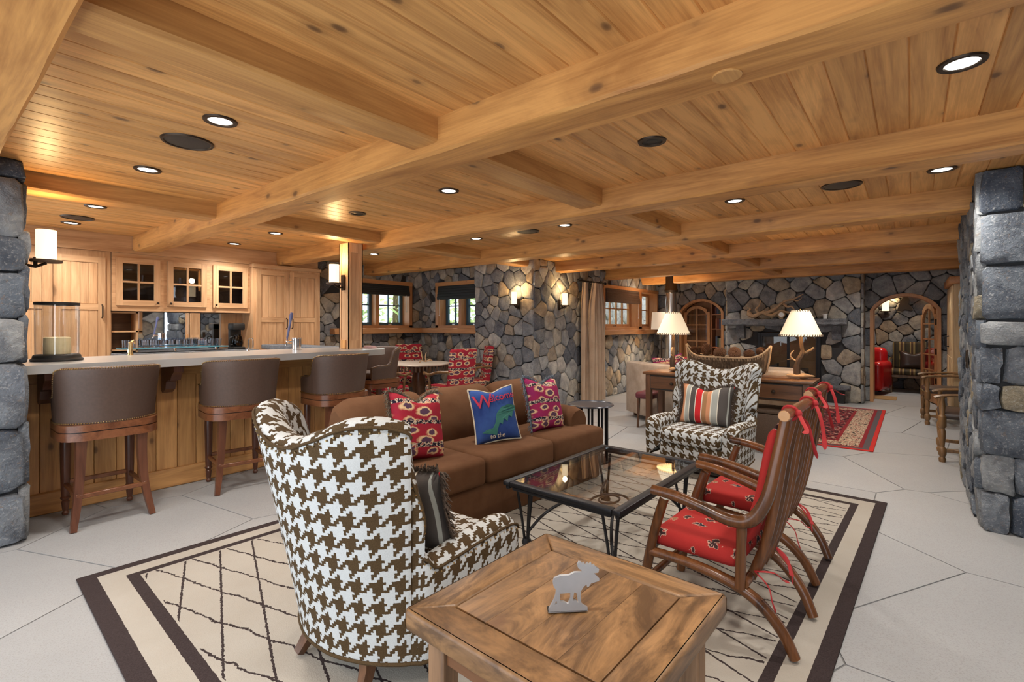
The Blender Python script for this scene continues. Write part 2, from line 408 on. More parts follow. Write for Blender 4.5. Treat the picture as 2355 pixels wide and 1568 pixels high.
def stripes():
    n = NT('serape_stripe'); tc = n.new('ShaderNodeTexCoord'); s = n.new('ShaderNodeSeparateXYZ'); n.link(tc.outputs['Object'], s.inputs[0])
    f = n.math('FRACT', n.math('ADD', n.math('MULTIPLY', s.outputs[1], 1 / .50), .5))
    g = (.075, .065, .06); w = (.62, .58, .48); o = (.55, .25, .13); r = (.52, .02, .025); t = (.33, .17, .08); s2 = (.33, .34, .31)
    c = n.ramp(f, [(0, o), (.13, w), (.15, s2), (.22, w), (.235, g), (.33, w), (.345, r), (.45, w), (.47, t), (.55, o), (.62, w), (.64, s2), (.74, w), (.755, g), (.90, s2), (.92, g), (.965, r)][::1], 'CONSTANT')
    n.bump(n.noise(n.coord(), 300, 2), .2, .002); return n.fin(c, .85, 0, .2)
M['serape'] = stripes()
def striped_olive():
    n = NT('olive_stripe'); tc = n.new('ShaderNodeTexCoord'); s = n.new('ShaderNodeSeparateXYZ'); n.link(tc.outputs['Object'], s.inputs[0])
    f = n.math('FRACT', n.math('MULTIPLY', n.math('ADD', s.outputs[1], 5), 1 / .17))
    c = n.ramp(f, [(0, (.05, .035, .012)), (.3, (.30, .20, .07)), (.42, (.07, .03, .012)), (.62, (.25, .17, .06)), (.8, (.03, .02, .01))], 'CONSTANT')
    return n.fin(c, .8)
M['olive'] = striped_olive()
M['redleather'] = plain('glossy_red_leather', (.50, .012, .014), .25, var=.15)
def barkmat():
    n = NT('birch_bark'); f = n.noise(n.coord('Object', (40, 60, 4)), 1.0, 4, .6, .5); c = n.ramp(f, [(.3, (.045, .028, .018)), (.55, (.13, .085, .05)), (.75, (.26, .19, .12))]); n.bump(f, .5, .01); return n.fin(c, .9)
M['bark'] = barkmat()
M['antler'] = plain('driftwood', (.50, .34, .20), .75, var=.4, nscale=25, bump=.4)
M['twig'] = plain('dark_branch', (.085, .05, .028), .7, var=.5, nscale=30, bump=.4)
M['cone'] = plain('pinecone_scale', (.20, .085, .035), .7, var=.6, nscale=90, bump=.3)
M['log'] = plain('charred_log', (.055, .035, .025), .9, var=.6, nscale=25, bump=.5)
M['firebrick'] = plain('firebrick', (.34, .20, .11), .9, var=.3, nscale=8)
M['wicker'] = plain('woven_leather', (.085, .05, .03), .6, var=.6, nscale=140, bump=.8)
M['galv'] = plain('galvanised_sheet', (.42, .44, .47), .38, .55, var=.22, nscale=9, bump=.08)
M['napkin'] = plain('pink_napkin', (.62, .42, .42), .9)
M['cable'] = plain('black_rubber', (.015, .018, .025), .5)
M['leaf'] = None
def leafmat(name, a, b):
    n = NT(name); c = n.ramp(n.noise(n.coord(), 3.5, 4), [(.3, a), (.7, b)])
    n.b.inputs['Transmission Weight'].default_value = 0
    return n.fin(c, .7)
M['leaf'] = leafmat('spruce_foliage', (.06, .13, .03), (.45, .60, .22)); M['leaf2'] = leafmat('sunlit_maple_leaves', (.16, .28, .04), (.70, .80, .35))
M['lawn'] = leafmat('lawn', (.14, .28, .05), (.40, .52, .18))
M['palestone'] = stone('pale_limestone_block', [(0, (.62, .60, .56)), (.4, (.70, .69, .66)), (.7, (.56, .56, .55))], bump=.5)
# ------------------------------------------------------------ structure helpers
_add0 = MB.add
def _add(s, vs, fs, M=None):
    if M is not None and M.to_3x3().determinant() < 0: fs = [f[::-1] for f in fs]
    return _add0(s, vs, fs, M)
MB.add = _add
def frame(O, U, N):                       # local (u, d, v) -> world; d points out of the wall
    U = Vector(U); N = Vector(N)
    m = Matrix.Identity(4)
    for i in range(3): m[i][0] = U[i]; m[i][1] = N[i]; m[i][2] = (0, 0, 1)[i]; m[i][3] = O[i]
    return m
class Hole:
    def __init__(s, u0, u1, v0, v1, rise=0.0):
        s.u0, s.u1, s.v0, s.v1 = u0, u1, v0, v1; s.rise = rise
        if rise:
            hw = (u1 - u0) / 2; s.rad = (hw * hw + rise * rise) / (2 * rise); s.c = ((u0 + u1) / 2, v1 - s.rad)
    def sd(s, u, v):
        d = max(s.u0 - u, u - s.u1, s.v0 - v, v - s.v1)
        if s.rise and v > s.c[1]: d = max(d, math.hypot(u - s.c[0], v - s.c[1]) - s.rad)
        return d
    def top(s, u):
        if not s.rise: return s.v1
        return s.c[1] + math.sqrt(max(0, s.rad ** 2 - (u - s.c[0]) ** 2))
def clip(poly, nx, ny, c):                # keep nx*x+ny*y <= c
    out = []
    for i in range(len(poly)):
        a = poly[i - 1]; b = poly[i]; da = nx * a[0] + ny * a[1] - c; db = nx * b[0] + ny * b[1] - c
        if (da < 0) != (db < 0):
            t = da / (da - db); out.append((a[0] + (b[0] - a[0]) * t, a[1] + (b[1] - a[1]) * t))
        if db <= 0: out.append(b)
    return out
def cells(w, h, sp, rnd, holes=(), gap=.02, squash=1.0, vary=True):
    seeds = []; tries = int(w * h / (sp * sp) * 40) + 60
    for _ in range(tries):
        u = rnd.uniform(.1 * sp, w - .1 * sp); v = rnd.uniform(.1 * sp, h - .1 * sp)
        rr = sp * (rnd.choice((.62, .85, 1.0, 1.25)) if vary else 1.0)
        if any(k.sd(u, v) < .3 * sp for k in holes): continue
        if all((u - a) ** 2 + ((v - b) * squash) ** 2 > (rr * .5 + q * .5) ** 2 for a, b, q in seeds): seeds.append((u, v, rr))
    ghosts = []
    for a, b, q in seeds:
        for k in holes:
            d = k.sd(a, b)
            if d < 1.3 * sp:
                e = .002; gx = (k.sd(a + e, b) - k.sd(a - e, b)) / (2 * e); gy = (k.sd(a, b + e) - k.sd(a, b - e)) / (2 * e)
                ghosts.append((a - 2 * d * gx, b - 2 * d * gy, q))
    allp = seeds + ghosts; res = []
    for i, (a, b, q) in enumerate(seeds):
        poly = [(gap / 2, gap / 2), (w - gap / 2, gap / 2), (w - gap / 2, h - gap / 2), (gap / 2, h - gap / 2)]
        for j, (c, d, q2) in enumerate(allp):
            if j == i: continue
            dx, dy = c - a, (d - b); L = math.hypot(dx, dy)
            if L > 3.4 * sp or L < 1e-6: continue
            nx, ny = dx / L, dy / L
            poly = clip(poly, nx, ny, nx * (a + dx / 2) + ny * (b + dy / 2) - gap / 2)
            if len(poly) < 3: break
        if len(poly) >= 3:
            # drop slivers
            ar = abs(sum(poly[k - 1][0] * poly[k][1] - poly[k][0] * poly[k - 1][1] for k in range(len(poly)))) / 2
            if ar > .12 * sp * sp * .3: res.append(poly)
    return res
def chaikin(poly, t=.13):
    out = []
    for i in range(len(poly)):
        a = poly[i]; b = poly[(i + 1) % len(poly)]
        out += [(a[0] + (b[0] - a[0]) * t, a[1] + (b[1] - a[1]) * t), (b[0] + (a[0] - b[0]) * t, b[1] + (a[1] - b[1]) * t)]
    return out
def stone_mesh(poly, Mx, depth, rnd, mat, name='stone'):
    k = len(poly); cx = sum(p[0] for p in poly) / k; cy = sum(p[1] for p in poly) / k
    tu, tv = rnd.uniform(-.12, .12), rnd.uniform(-.12, .12); dd = depth * rnd.uniform(.7, 1.15)
    vs = []
    for ring, (sc, dz) in enumerate(((1.0, 0), (.99, .72), (.945, .97), (.55, 1.03))):
        for x, y in poly:
            jx = 0 if ring == 0 else rnd.uniform(-.006, .006)
            d = dd * dz + (0 if ring == 0 else (tu * (x - cx) + tv * (y - cy)) * .4 + rnd.uniform(-.006, .006))
            vs.append((cx + (x - cx) * sc + jx, d, cy + (y - cy) * sc + jx))
    vs.append((cx, dd * 1.04, cy)); c = len(vs) - 1; fs = []
    for r in range(3):
        for i in range(k):
            j = (i + 1) % k; fs.append((r * k + i, r * k + j, (r + 1) * k + j, (r + 1) * k + i))
    fs += [(3 * k + i, 3 * k + (i + 1) % k, c) for i in range(k)]
    fs = [f[::-1] for f in fs]
    mb = MB(); mb.add(vs, fs, Mx); return mb.mesh(name, mat, 60)
def slab(name, O, U, N, w, h, holes=(), thick=.25, mat=None, label=None):
    Mx = frame(O, U, N); mb = MB(); us = {0.0, w}
    for k in holes:
        us |= {max(0, k.u0), min(w, k.u1)}
        if k.rise: us |= {k.u0 + (k.u1 - k.u0) * i / 16 for i in range(17)}
    us = sorted(us)
    for a, b in zip(us, us[1:]):
        if b - a < 1e-6: continue
        m = (a + b) / 2; ins = sorted((k.v0, k.top(m)) for k in holes if k.u0 < m < k.u1); z = 0.0
        for v0, v1 in ins:
            if v0 > z + 1e-6: mb.box(a, b, -thick, 0, z, v0, Mx)
            z = v1
        if z < h - 1e-6: mb.box(a, b, -thick, 0, z, h, Mx)
    o = mb.build(name, mat or M['mortar'], None, None); o['kind'] = 'structure'
    if label: o['label'] = label
    return o
def stone_face(parent, O, U, N, w, h, sp, seed, holes=(), depth=.045, gap=.010, mat=None, rounds=1, squash=1.0):
    rnd = random.Random(seed); Mx = frame(O, U, N)
    cs = cells(w, h, sp, rnd, holes, gap, squash)
    for p in cs:
        for _ in range(rounds):
            if len(p) < 9: p = chaikin(p)
        o = bpy.data.objects.new('stone', stone_mesh(p, Mx, depth, rnd, mat or M['stone'])); COL.objects.link(o); o.parent = parent
CEIL = 2.37
# ------------------------------------------------------------ floor of irregular flags
FX0, FX1, FY0, FY1 = -1.3, 13.4, -1.6, 7.3
fl = MB().box(FX0, FX1 + .2, FY0 - .2, FY1 + .2, -.12, -.0045).build('floor', M['grout']); tag(fl, 'pale grey limestone flag floor with thin dark joints', kind='structure')
rnd = random.Random(11)
for p in cells(FX1 - FX0, FY1 - FY0, 1.15, rnd, (), .008, 1.0, True):
    pp = []
    for i in range(len(p)):
        a = p[i - 1]; b = p[i]; pp.append(a)
    mb = MB().prism([(x + FX0, y + FY0) for x, y in pp], -.03, 0.0)
    mb.build('paving_stone', M['flag'], fl, None)
# ------------------------------------------------------------ ceiling: boards above, beams below
ce = MB().box(FX0, FX1 + .2, FY0 - .2, 4.75, CEIL + .03, CEIL + .12).box(FX0, 6.5, 4.75, FY1 + .25, CEIL + .03, CEIL + .12).build('ceiling', M['plank'], None, None)
tag(ce, 'honey-coloured knotty board ceiling between heavy beams', kind='structure')
rnd = random.Random(5); k = -13
cuts = [-.65, .18, 1.77, 3.42, 5.05, 6.72, 8.37, 9.97, 11.6]
while True:
    y0 = .01 + .13 * k; k += 1
    if y0 > 7.2: break
    y1 = min(y0 + .13, 7.3); xe = FX1 if y0 < 4.5 else 6.28
    xs = [FX0] + [c for c in cuts if c < xe - .3 and rnd.random() < (.42 if c < 4 else .2)] + [xe]
    for a, b in zip(xs, xs[1:]):
        c = .006; pr = [(y0, CEIL + .03), (y0, CEIL + c), (y0 + c * .8, CEIL), (y1 - c * .8, CEIL), (y1, CEIL + c), (y1, CEIL + .03)]
        mb = MB(); n = len(pr)
        mb.add([(a + .001, p, q) for p, q in pr] + [(b - .001, p, q) for p, q in pr],
               [tuple(range(n)), tuple(range(n, 2 * n))[::-1]] + [(i, n + i, n + (i + 1) % n, (i + 1) % n) for i in range(n)])
        mb.build('plank', M['plank'], ce, None)
def hewn(x0, x1, y0, y1, z0, z1, axis, seed, r=.014):
    rr = random.Random(seed); L = (y1 - y0) if axis == 'Y' else (x1 - x0); n = max(4, int(L / .16))
    mb = MB(); prof = []
    a0, a1 = (x0, x1) if axis == 'Y' else (y0, y1)
    for sx, sz, in ((0, 0), (1, 0), (1, 1), (0, 1)):
        A = a1 if sx else a0; Z = z1 if sz else z0; dx = -r if sx else r; dz = -r if sz else r
        if (sx + sz) % 2 == 0: prof += [(A, Z + dz), (A + dx, Z)]
        else: prof += [(A + dx, Z), (A, Z + dz)]
    if True:
        prof = []
        prof = [(a0, z0 + r), (a0 + r, z0), ((a0 + a1) / 2, z0 - .002), (a1 - r, z0), (a1, z0 + r), (a1, (z0 + z1) / 2), (a1, z1), (a0, z1), (a0, (z0 + z1) / 2)]
    m = len(prof); vs = []; off = [(0, 0)] * m
    for i in range(n + 1):
        t = i / n; q = (y0 + L * t) if axis == 'Y' else (x0 + L * t)
        off = [(.6 * ox + rr.uniform(-.003, .003), .6 * oz + rr.uniform(-.003, .003)) for ox, oz in off]
        for (pa, pz), (ox, oz) in zip(prof, off):
            pz2 = pz + (oz if pz < z1 - .001 else 0)
            vs.append((pa + ox, q, pz2) if axis == 'Y' else (q, pa + ox, pz2))
    fs = []
    for i in range(n):
        for j in range(m):
            f = (i * m + j, i * m + (j + 1) % m, (i + 1) * m + (j + 1) % m, (i + 1) * m + j)
            fs.append(f if axis == 'Y' else f[::-1])
    e0 = tuple(range(m)); e1 = tuple(n * m + j for j in range(m))
    fs += [e0[::-1], e1] if axis == 'Y' else [e0, e1[::-1]]
    return mb.add(vs, fs)
BM = [(.06, .30), (1.65, 1.88), (3.30, 3.53), (4.93, 5.17), (6.60, 6.83), (8.25, 8.48), (9.86, 10.08)]
BY = [(-1.58, 4.40), (-1.58, 6.96), (-1.58, 6.96), (-.34, 7.26), (-1.1, 4.48), (-1.1, 4.48), (-1.1, 4.48)]
BL = ['broad hewn beam running over the left stone pier', 'longest hewn beam crossing the ceiling towards the glass-fronted cabinets', 'hewn beam passing over the wooden bar post',
      'hewn beam ending on the near right stone pier', 'hewn beam landing on the stone corner between two sconces', 'hewn beam ending above the tan curtain', 'farthest hewn beam just in front of the fireplace']
tn = 1
for i, ((a, b), (c, d)) in enumerate(zip(BM, BY)):
    o = hewn(a, b, c, d, 2.2, CEIL + .02, 'Y', 100 + i).build('trim_%d' % tn, M['beamY'], None, 30); tn += 1
    tag(o, BL[i], kind='structure')
CR = [('near the bar side, first bay', 'between the two nearest long beams'), ]
for i in range(6):
    a = BM[i][1]; b = BM[i + 1][0]
    o = hewn(a - .005, b + .005, 1.81, 2.01, 2.25, CEIL + .02, 'X', 200 + i).build('trim_%d' % tn, M['beamX'], None, 30); tn += 1
    tag(o, 'short cross beam over the seating area, %s bay from the camera' % ('first', 'second', 'third', 'fourth', 'fifth', 'sixth')[i], kind='structure')
for i, (a, b) in enumerate(((BM[0][1], BM[1][0]), (BM[1][1], BM[2][0]), (BM[2][1], BM[3][0]), (BM[3][1], 6.05))):
    o = hewn(a - .005, b + .005, 4.55, 4.77, 2.25, CEIL + .02, 'X', 300 + i).build('trim_%d' % tn, M['beamX'], None, 30); tn += 1
    tag(o, ['short cross beam beside the left pier above the hurricane candle', 'short cross beam resting on the bar post', 'short cross beam just right of the bar post', 'short cross beam reaching the stone corner by the sconces'][i], kind='structure')
for (x, y), l in zip(((1.765, .49), (1.765, 3.22), (1.765, 5.99), (5.05, .5)), ('nearest', 'one above the sofa', 'one near the cabinets', 'one on the beam by the right pier')):
    o = MB().lathe([(.0, 2.194), (.046, 2.194), (.048, 2.196), (.048, 2.203)], 24, (x, y, 0)).build('beam_plug', M['beamX'], None)
    tag(o, 'flush round wooden plug under a ceiling beam, ' + l, 'wooden plug', 'round plugs in the beams')
# ------------------------------------------------------------ stone walls
X, Y, Zv = Vector((1, 0, 0)), Vector((0, 1, 0)), Vector((0, 0, 1))
H1 = Hole(4.55 - 3.9, 5.95 - 3.9, 1.30, 2.11)
wb = slab('wall_back', (3.9, 7.3, 0), X, -Y, 2.4, CEIL, [H1], label='grey fieldstone wall with a small window behind the bar post')
stone_face(wb, (3.9, 7.3, 0), X, -Y, 2.36, CEIL, .20, 1, [H1])
wk = MB().box(.0, 3.92, 7.3, 7.5, 0, CEIL).build('wall_kitchen', M['cabX'], None, None); tag(wk, 'wall behind the bar cabinets', kind='structure')
H2 = Hole(5.75 - 5.4, 6.85 - 5.4, 1.30, 2.10)
wa = slab('wall_alcove', (6.25, 5.4, 0), Y, -X, 1.9, CEIL, [H2], label='fieldstone wall with a small window behind the dining table')
stone_face(wa, (6.25, 5.62, 0), Y, -X, 1.68, CEIL, .19, 2, [Hole(5.75 - 5.62, 6.85 - 5.62, 1.30, 2.10)])
wc = slab('wall_corner', (6.05, 4.5, 0), Y, -X, 1.2, CEIL, [], .2, label='fieldstone wall left of the stone corner carrying one sconce')
stone_face(wc, (6.05, 4.47, 0), Y, -X, 1.23, CEIL, .20, 3)
H3 = Hole(8.2 - 6.05, 10.72 - 6.05, 1.27, 2.08)
wn = slab('wall_curtain', (6.05, 4.5, 0), X, -Y, 4.75, CEIL, [H3], label='fieldstone wall behind the curtain and the far window')
stone_face(wn, (6.02, 4.5, 0), X, -Y, 4.74, CEIL, .23, 4, [Hole(8.2 - 6.02, 10.72 - 6.02, 1.27, 2.08)])
HA = Hole(-.35 + 1.2, .56 + 1.2, 0, 1.87, .24); HC = Hole(3.06 + 1.2, 3.95 + 1.2, .0, 1.88, .20)
wf = slab('wall_fireplace', (10.8, -1.2, 0), Y, -X, 5.75, CEIL, [HA, HC], .3, label='fieldstone wall with an arched doorway and an arched bookcase')
stone_face(wf, (10.8, -1.2, 0), Y, -X, 2.0, CEIL, .26, 5, [HA]); stone_face(wf, (10.8, 2.75, 0), Y, -X, 1.75, CEIL, .25, 6, [Hole(3.06 - 2.75, 3.95 - 2.75, 0, 1.88, .20)])
HF = Hole(1.27 - .68, 2.31 - .68, .30, 1.22)
wch = slab('wall_chimney', (10.35, .68, 0), Y, -X, 2.19, CEIL, [HF], .44, label='broad fieldstone chimney breast around the fireplace')
stone_face(wch, (10.35, .68, 0), Y, -X, 2.19, CEIL, .27, 7, [HF], .05)
stone_face(wch, (10.35, .68, 0), X, -Y, .45, CEIL, .27, 77, [], .035)
stone_face(wch, (10.35, 2.87, 0), X, Y, .45, CEIL, .27, 78, [], .035)
wr = slab('wall_right', (6.05, -1.15, 0), X, Y, 4.75, CEIL, [], label='stone wall behind the tall pale armoire')
stone_face(wr, (6.05, -1.15, 0), X, Y, 4.75, CEIL, .4, 8, rounds=0)
wp = MB().box(4.52, 6.05, -1.15, -.38, 0, CEIL).build('wall_pier', M['mortar'], None, None); tag(wp, 'massive rough granite pier at the right edge', kind='structure')
# pier: front faced with big squared blocks, flank with thin ragged edges
rnd = random.Random(21)
def blocks(parent, O, U, N, w, rows, mat, depth, seed, splits=None):
    rr = random.Random(seed); z = 0.0
    for i, hgt in enumerate(rows):
        cutsx = [0.0] + (splits[i] if splits else []) + [w]
        for a, b in zip(cutsx, cutsx[1:]):
            g = .004; j = lambda: rr.uniform(-.011, .011)
            x0, x1, y0, y1 = a + g, b - g, z + g, z + hgt - g
            p = [(x0 + j(), y0 + j()), ((x0 + x1) / 2, y0 + j()), (x1 + j(), y0 + j()), (x1 + j(), (y0 + y1) / 2), (x1 + j(), y1 + j()), ((x0 + x1) / 2 + j(), y1 + j()), (x0 + j(), y1 + j()), (x0 + j(), (y0 + y1) / 2)]
            p = chaikin(p, .16)
            o = bpy.data.objects.new('stone', stone_mesh(p, frame(O, U, N), depth, rr, mat)); COL.objects.link(o); o.parent = parent
        z += hgt
blocks(wp, (4.52, -1.15, 0), Y, -X, .80, [.25, .25, .29, .17, .25, .17, .36, .34, .29], M['block'], .055, 31, [[.66], [.64], [.45], [.70], [.69], [.3], [.45], [.4], [.6]])
stone_face(wp, (4.50, -.38, 0), X, Y, 1.55, CEIL, .17, 32, [], .05, mat=M['block'])
wl = MB().box(-1.3, .44, 4.32, 5.3, 0, CEIL).build('wall_left', M['mortar'], None, None); tag(wl, 'rough stacked granite pier at the left edge', kind='structure')
blocks(wl, (-.60, 4.32, 0), X, -Y, 1.07, [.32, .40, .39, .28, .29, .21, .36, .12], M['block'], .06, 41, [[.55], [.42], [.6], [.5], [.62], [.45], [.58], [.5]])
blocks(wl, (.44, 4.30, 0), Y, X, 1.0, [.35, .40, .36, .32, .30, .22, .30, .12], M['block'], .05, 42, [[.55], [.42], [.6], [.5], [.62], [.45], [.58], [.5]])
# wall behind the photographer, seen in the bar mirror
HB = Hole(3.1 + 1.3, 4.0 + 1.3, 1.15, 2.0)
wz = slab('wall_front', (-1.3, -1.6, 0), X, Y, 5.85, CEIL, [HB], label='stone wall behind the camera with one window')
stone_face(wz, (1.2, -1.6, 0), X, Y, 3.3, CEIL, .3, 51, [Hole(1.9, 2.8, 1.15, 2.0)], rounds=0)
# back room beyond the arch
w2 = slab('wall_vestibule', (13.3, -1.4, 0), Y, -X, 3.4, CEIL, [], label='fieldstone wall of the small room beyond the arch')
stone_face(w2, (13.3, -.6, 0), Y, -X, 2.0, CEIL, .27, 61)
w3 = slab('wall_vestibule_side', (11.1, 1.45, 0), X, -Y, 2.3, CEIL, [], label='side wall of the small room beyond the arch')
w4 = slab('wall_vestibule_right', (11.1, -1.1, 0), X, Y, 2.3, CEIL, [], label='right wall of the small room beyond the arch')
# ------------------------------------------------------------ windows
def window(name, label, O, U, N, w, h, ncase, gx, gy, sash, wd='X', deep=.16):
    Mx = frame(O, U, N); root = bpy.data.objects.new(name, None); COL.objects.link(root); tag(root, label, kind='structure')
    cs = M['case' + wd]; t = .07
    MB().box(-.02, .05, -deep, .05, 0, h, Mx).build('jamb', M['caseZ'], root, None); MB().box(w - .05, w + .02, -deep, .05, 0, h, Mx).build('jamb', M['caseZ'], root, None)
    MB().box(-.02, w + .02, -deep, .055, h - .04, h + .03, Mx).build('head', cs, root, None)
    MB().box(-.02, w + .02, -deep, .05, -.03, .04, Mx).build('inner_sill', cs, root, None)
    cw = (w - .1 - t * (ncase - 1)) / ncase
    for i in range(ncase):
        u0 = .05 + i * (cw + t); u1 = u0 + cw; v0, v1 = .04, h - .04; f = .055
        if i: MB().box(u0 - t, u0, -deep, -.02, v0, v1, Mx).build('mullion', M['caseZ'], root, None)
        sf = MB().box(u0, u0 + f, -deep, -deep + .05, v0, v1, Mx).box(u1 - f, u1, -deep, -deep + .05, v0, v1, Mx).box(u0 + f, u1 - f, -deep, -deep + .05, v0, v0 + f, Mx).box(u0 + f, u1 - f, -deep, -deep + .05, v1 - f, v1, Mx).build('sash', sash, root, None)
        pw = (cw - 2 * f) / gx; ph = (v1 - v0 - 2 * f) / gy; b = .011
        for a in range(1, gx): MB().box(u0 + f + a * pw - b, u0 + f + a * pw + b, -deep + .005, -deep + .04, v0 + f, v1 - f, Mx).build('muntin', sash, sf, None)
        for a in range(1, gy): MB().box(u0 + f, u1 - f, -deep + .008, -deep + .037, v0 + f + a * ph - b, v0 + f + a * ph + b, Mx).build('muntin', sash, sf, None)
        for a in range(gx):
            for c in range(gy): MB().box(u0 + f + a * pw, u0 + f + (a + 1) * pw, -deep + .018, -deep + .024, v0 + f + c * ph, v0 + f + (c + 1) * ph, Mx).build('pane', M['glass'], sf, None)
        MB().box((u0 + u1) / 2 - .04, (u0 + u1) / 2 + .04, -deep + .05, -deep + .075, v0 + .005, v0 + .03, Mx).box((u0 + u1) / 2 - .05, (u0 + u1) / 2 - .03, -deep + .07, -deep + .10, v0 + .01, v0 + .025, Mx).build('crank', M['steel'], root)
    return root
def blind(label, O, U, N, w, top, bot, mat):
    Mx = frame(O, U, N); t = thing('roman_shade', label, 'window shade', (0, 0, 0)); n = 5; hh = (top - bot) / n
    for i in range(n):
        z1 = top - i * hh
        MB().rbox(.0, w, -.02 - .006 * (i % 2), .018 + .009 * i, z1 - hh - (.02 if i == n - 1 else .008), z1, .012, 2, Mx).build('fold', mat, t)
    MB().tube([(w * .93, .05, bot), (w * .93, .052, bot - .3)], .003, 5, Mx).ell((w * .93, .052, bot - .31), .01, 6, 4, Mx).build('pull_cord', M['white'], t)
    return t
window('window_1', 'small casement window with teal sashes left of the room corner', (4.55, 7.3, 1.30), X, -Y, 1.40, .81, 2, 2, 2, M['sash'], 'X', .2)
blind('dark slatted shade on the window left of the room corner', (4.61, 7.26, 0), X, -Y, 1.28, 2.07, 1.90, M['slate'])
window('window_2', 'small casement window half hidden by the stone corner', (6.25, 5.75, 1.30), Y, -X, 1.10, .80, 2, 2, 2, M['sash'], 'Y', .2)
blind('dark slatted shade on the window right of the room corner', (6.21, 5.81, 0), Y, -X, .98, 2.06, 1.83, M['slate'])
window('window_3', 'wood-framed window with a row of narrow panes beside the curtain', (8.2, 4.5, 1.27), X, -Y, 1.55, .81, 1, 5, 2, M['caseZ'], 'X', .2)
window('window_4', 'narrow wood-framed window next to the far corner', (9.80, 4.5, 1.27), X, -Y, .90, .81, 1, 2, 2, M['caseZ'], 'X', .2)
blind('brown woven shade on the window by the curtain', (8.27, 4.46, 0), X, -Y, 1.42, 2.05, 1.80, plain('brown_woven_shade', (.10, .062, .045), .8, nscale=60, var=.4))
window('window_5', 'window in the stone wall behind the camera', (3.1, -1.6, 1.15), X, Y, .9, .85, 2, 2, 2, M['caseZ'], 'X', .2)
lg = MB().rbox(4.3, 6.2, 7.12, 7.30, 1.20, 1.295, .008, 1).build('trim_%d' % tn, M['caseX'], None); tn += 1; tag(lg, 'wooden ledge under the window left of the corner', kind='structure')
lg = MB().rbox(6.08, 6.25, 5.5, 7.13, 1.20, 1.295, .008, 1).build('trim_%d' % tn, M['caseY'], None); tn += 1; tag(lg, 'wooden ledge under the window right of the corner', kind='structure')
lg = MB().rbox(8.0, 10.78, 4.34, 4.50, 1.16, 1.255, .008, 1).build('trim_%d' % tn, M['caseX'], None); tn += 1; tag(lg, 'long wooden window ledge behind the curtain', kind='structure')
# ------------------------------------------------------------ outside
gr = MB().box(3.0, 14, 7.55, 14, .55, .75).box(6.6, 14, 4.85, 7.55, .55, .75).build('lawn', M['lawn'], None, None); tag(gr, 'sunlit lawn seen through the windows', 'lawn', kind='structure')
def tree(label, x, y, hgt, rad, mat, seed):
    rr = random.Random(seed); t = thing('garden_tree', label, 'tree', (x, y, .75), 0, 'trees outside the windows')
    MB().tube([(0, 0, 0), (.02, 0, hgt * .5), (0, .02, hgt)], [.09, .06, .02], 7).build('trunk', M['bark'], t)
    mb = MB()
    for _ in range(700):
        a = rr.uniform(0, 6.283); z = rr.uniform(.05, 1) * hgt; q = rad * math.sqrt(rr.random()) * (1.15 - .8 * z / hgt)
        c = Vector((q * math.cos(a), q * math.sin(a), z)); s = rr.uniform(.05, .13)
        d1 = Vector((rr.gauss(0, 1), rr.gauss(0, 1), rr.gauss(0, .6))).normalized() * s; d2 = d1.orthogonal().normalized() * s * .5
        mb.add([c - d1, c + d2, c + d1, c - d2], [(0, 1, 2, 3)])
    mb.build('foliage', mat, t, None, kind='stuff')
tree('dark green tree outside the window left of the corner', 5.6, 9.6, 3.2, 1.2, M['leaf'], 1)
tree('bright leafy tree outside the window left of the corner', 8.0, 10.4, 3.6, 1.1, M['leaf2'], 2)
tree('low bush outside the window right of the corner', 8.3, 8.3, 2.2, 1.0, M['leaf2'], 3)
tree('tall dark tree outside the window right of the corner', 10.6, 9.2, 3.6, 1.1, M['leaf'], 4)
rw = MB().box(8.4, 13.8, 5.75, 6.1, .7, 2.6).build('retaining_wall', M['mortar'], None, None); tag(rw, 'pale stone garden wall outside the far window', 'garden wall')
stone_face(rw, (8.4, 5.75, .75), X, -Y, 5.3, 1.8, .42, 71, [], .03, mat=M['palestone'], rounds=0)
# ------------------------------------------------------------ ceiling fittings
def downlight(x, y, label, lit=True, proto={}):
    key = 'd' + str(lit)
    if key not in proto:
        t = thing('recessed_downlight', label, 'ceiling light', (x, y, CEIL), 0, 'round recessed downlights')
        MB().lathe([(.052, -.001), (.056, -.008), (.075, -.008), (.078, 0)], 28, cap=False).build('trim_ring', M['bronze'], t)
        if lit: MB().lathe([(0, -.003), (.052, -.003), (.053, .0)], 24).build('lens', M['bulb'], t)
        else: MB().lathe([(0, -.0015), (.054, -.0015), (.054, .0)], 24).ell((0, 0, -.001), (.034, .034, .004)).build('lens', M['black'], t)
        proto[key] = t
    else:
        t = dup(proto[key], (x, y, CEIL), 0, label)
    if lit:
        l = bpy.data.lights.new('downlight_lamp', 'SPOT'); l.energy = DOWN_W; l.color = (1, .94, .86); l.spot_size = R(150); l.spot_blend = 1.0; l.shadow_soft_size = .07
        o = bpy.data.objects.new('downlight_lamp', l); COL.objects.link(o); o.location = (x, y, CEIL - .02)
    return t
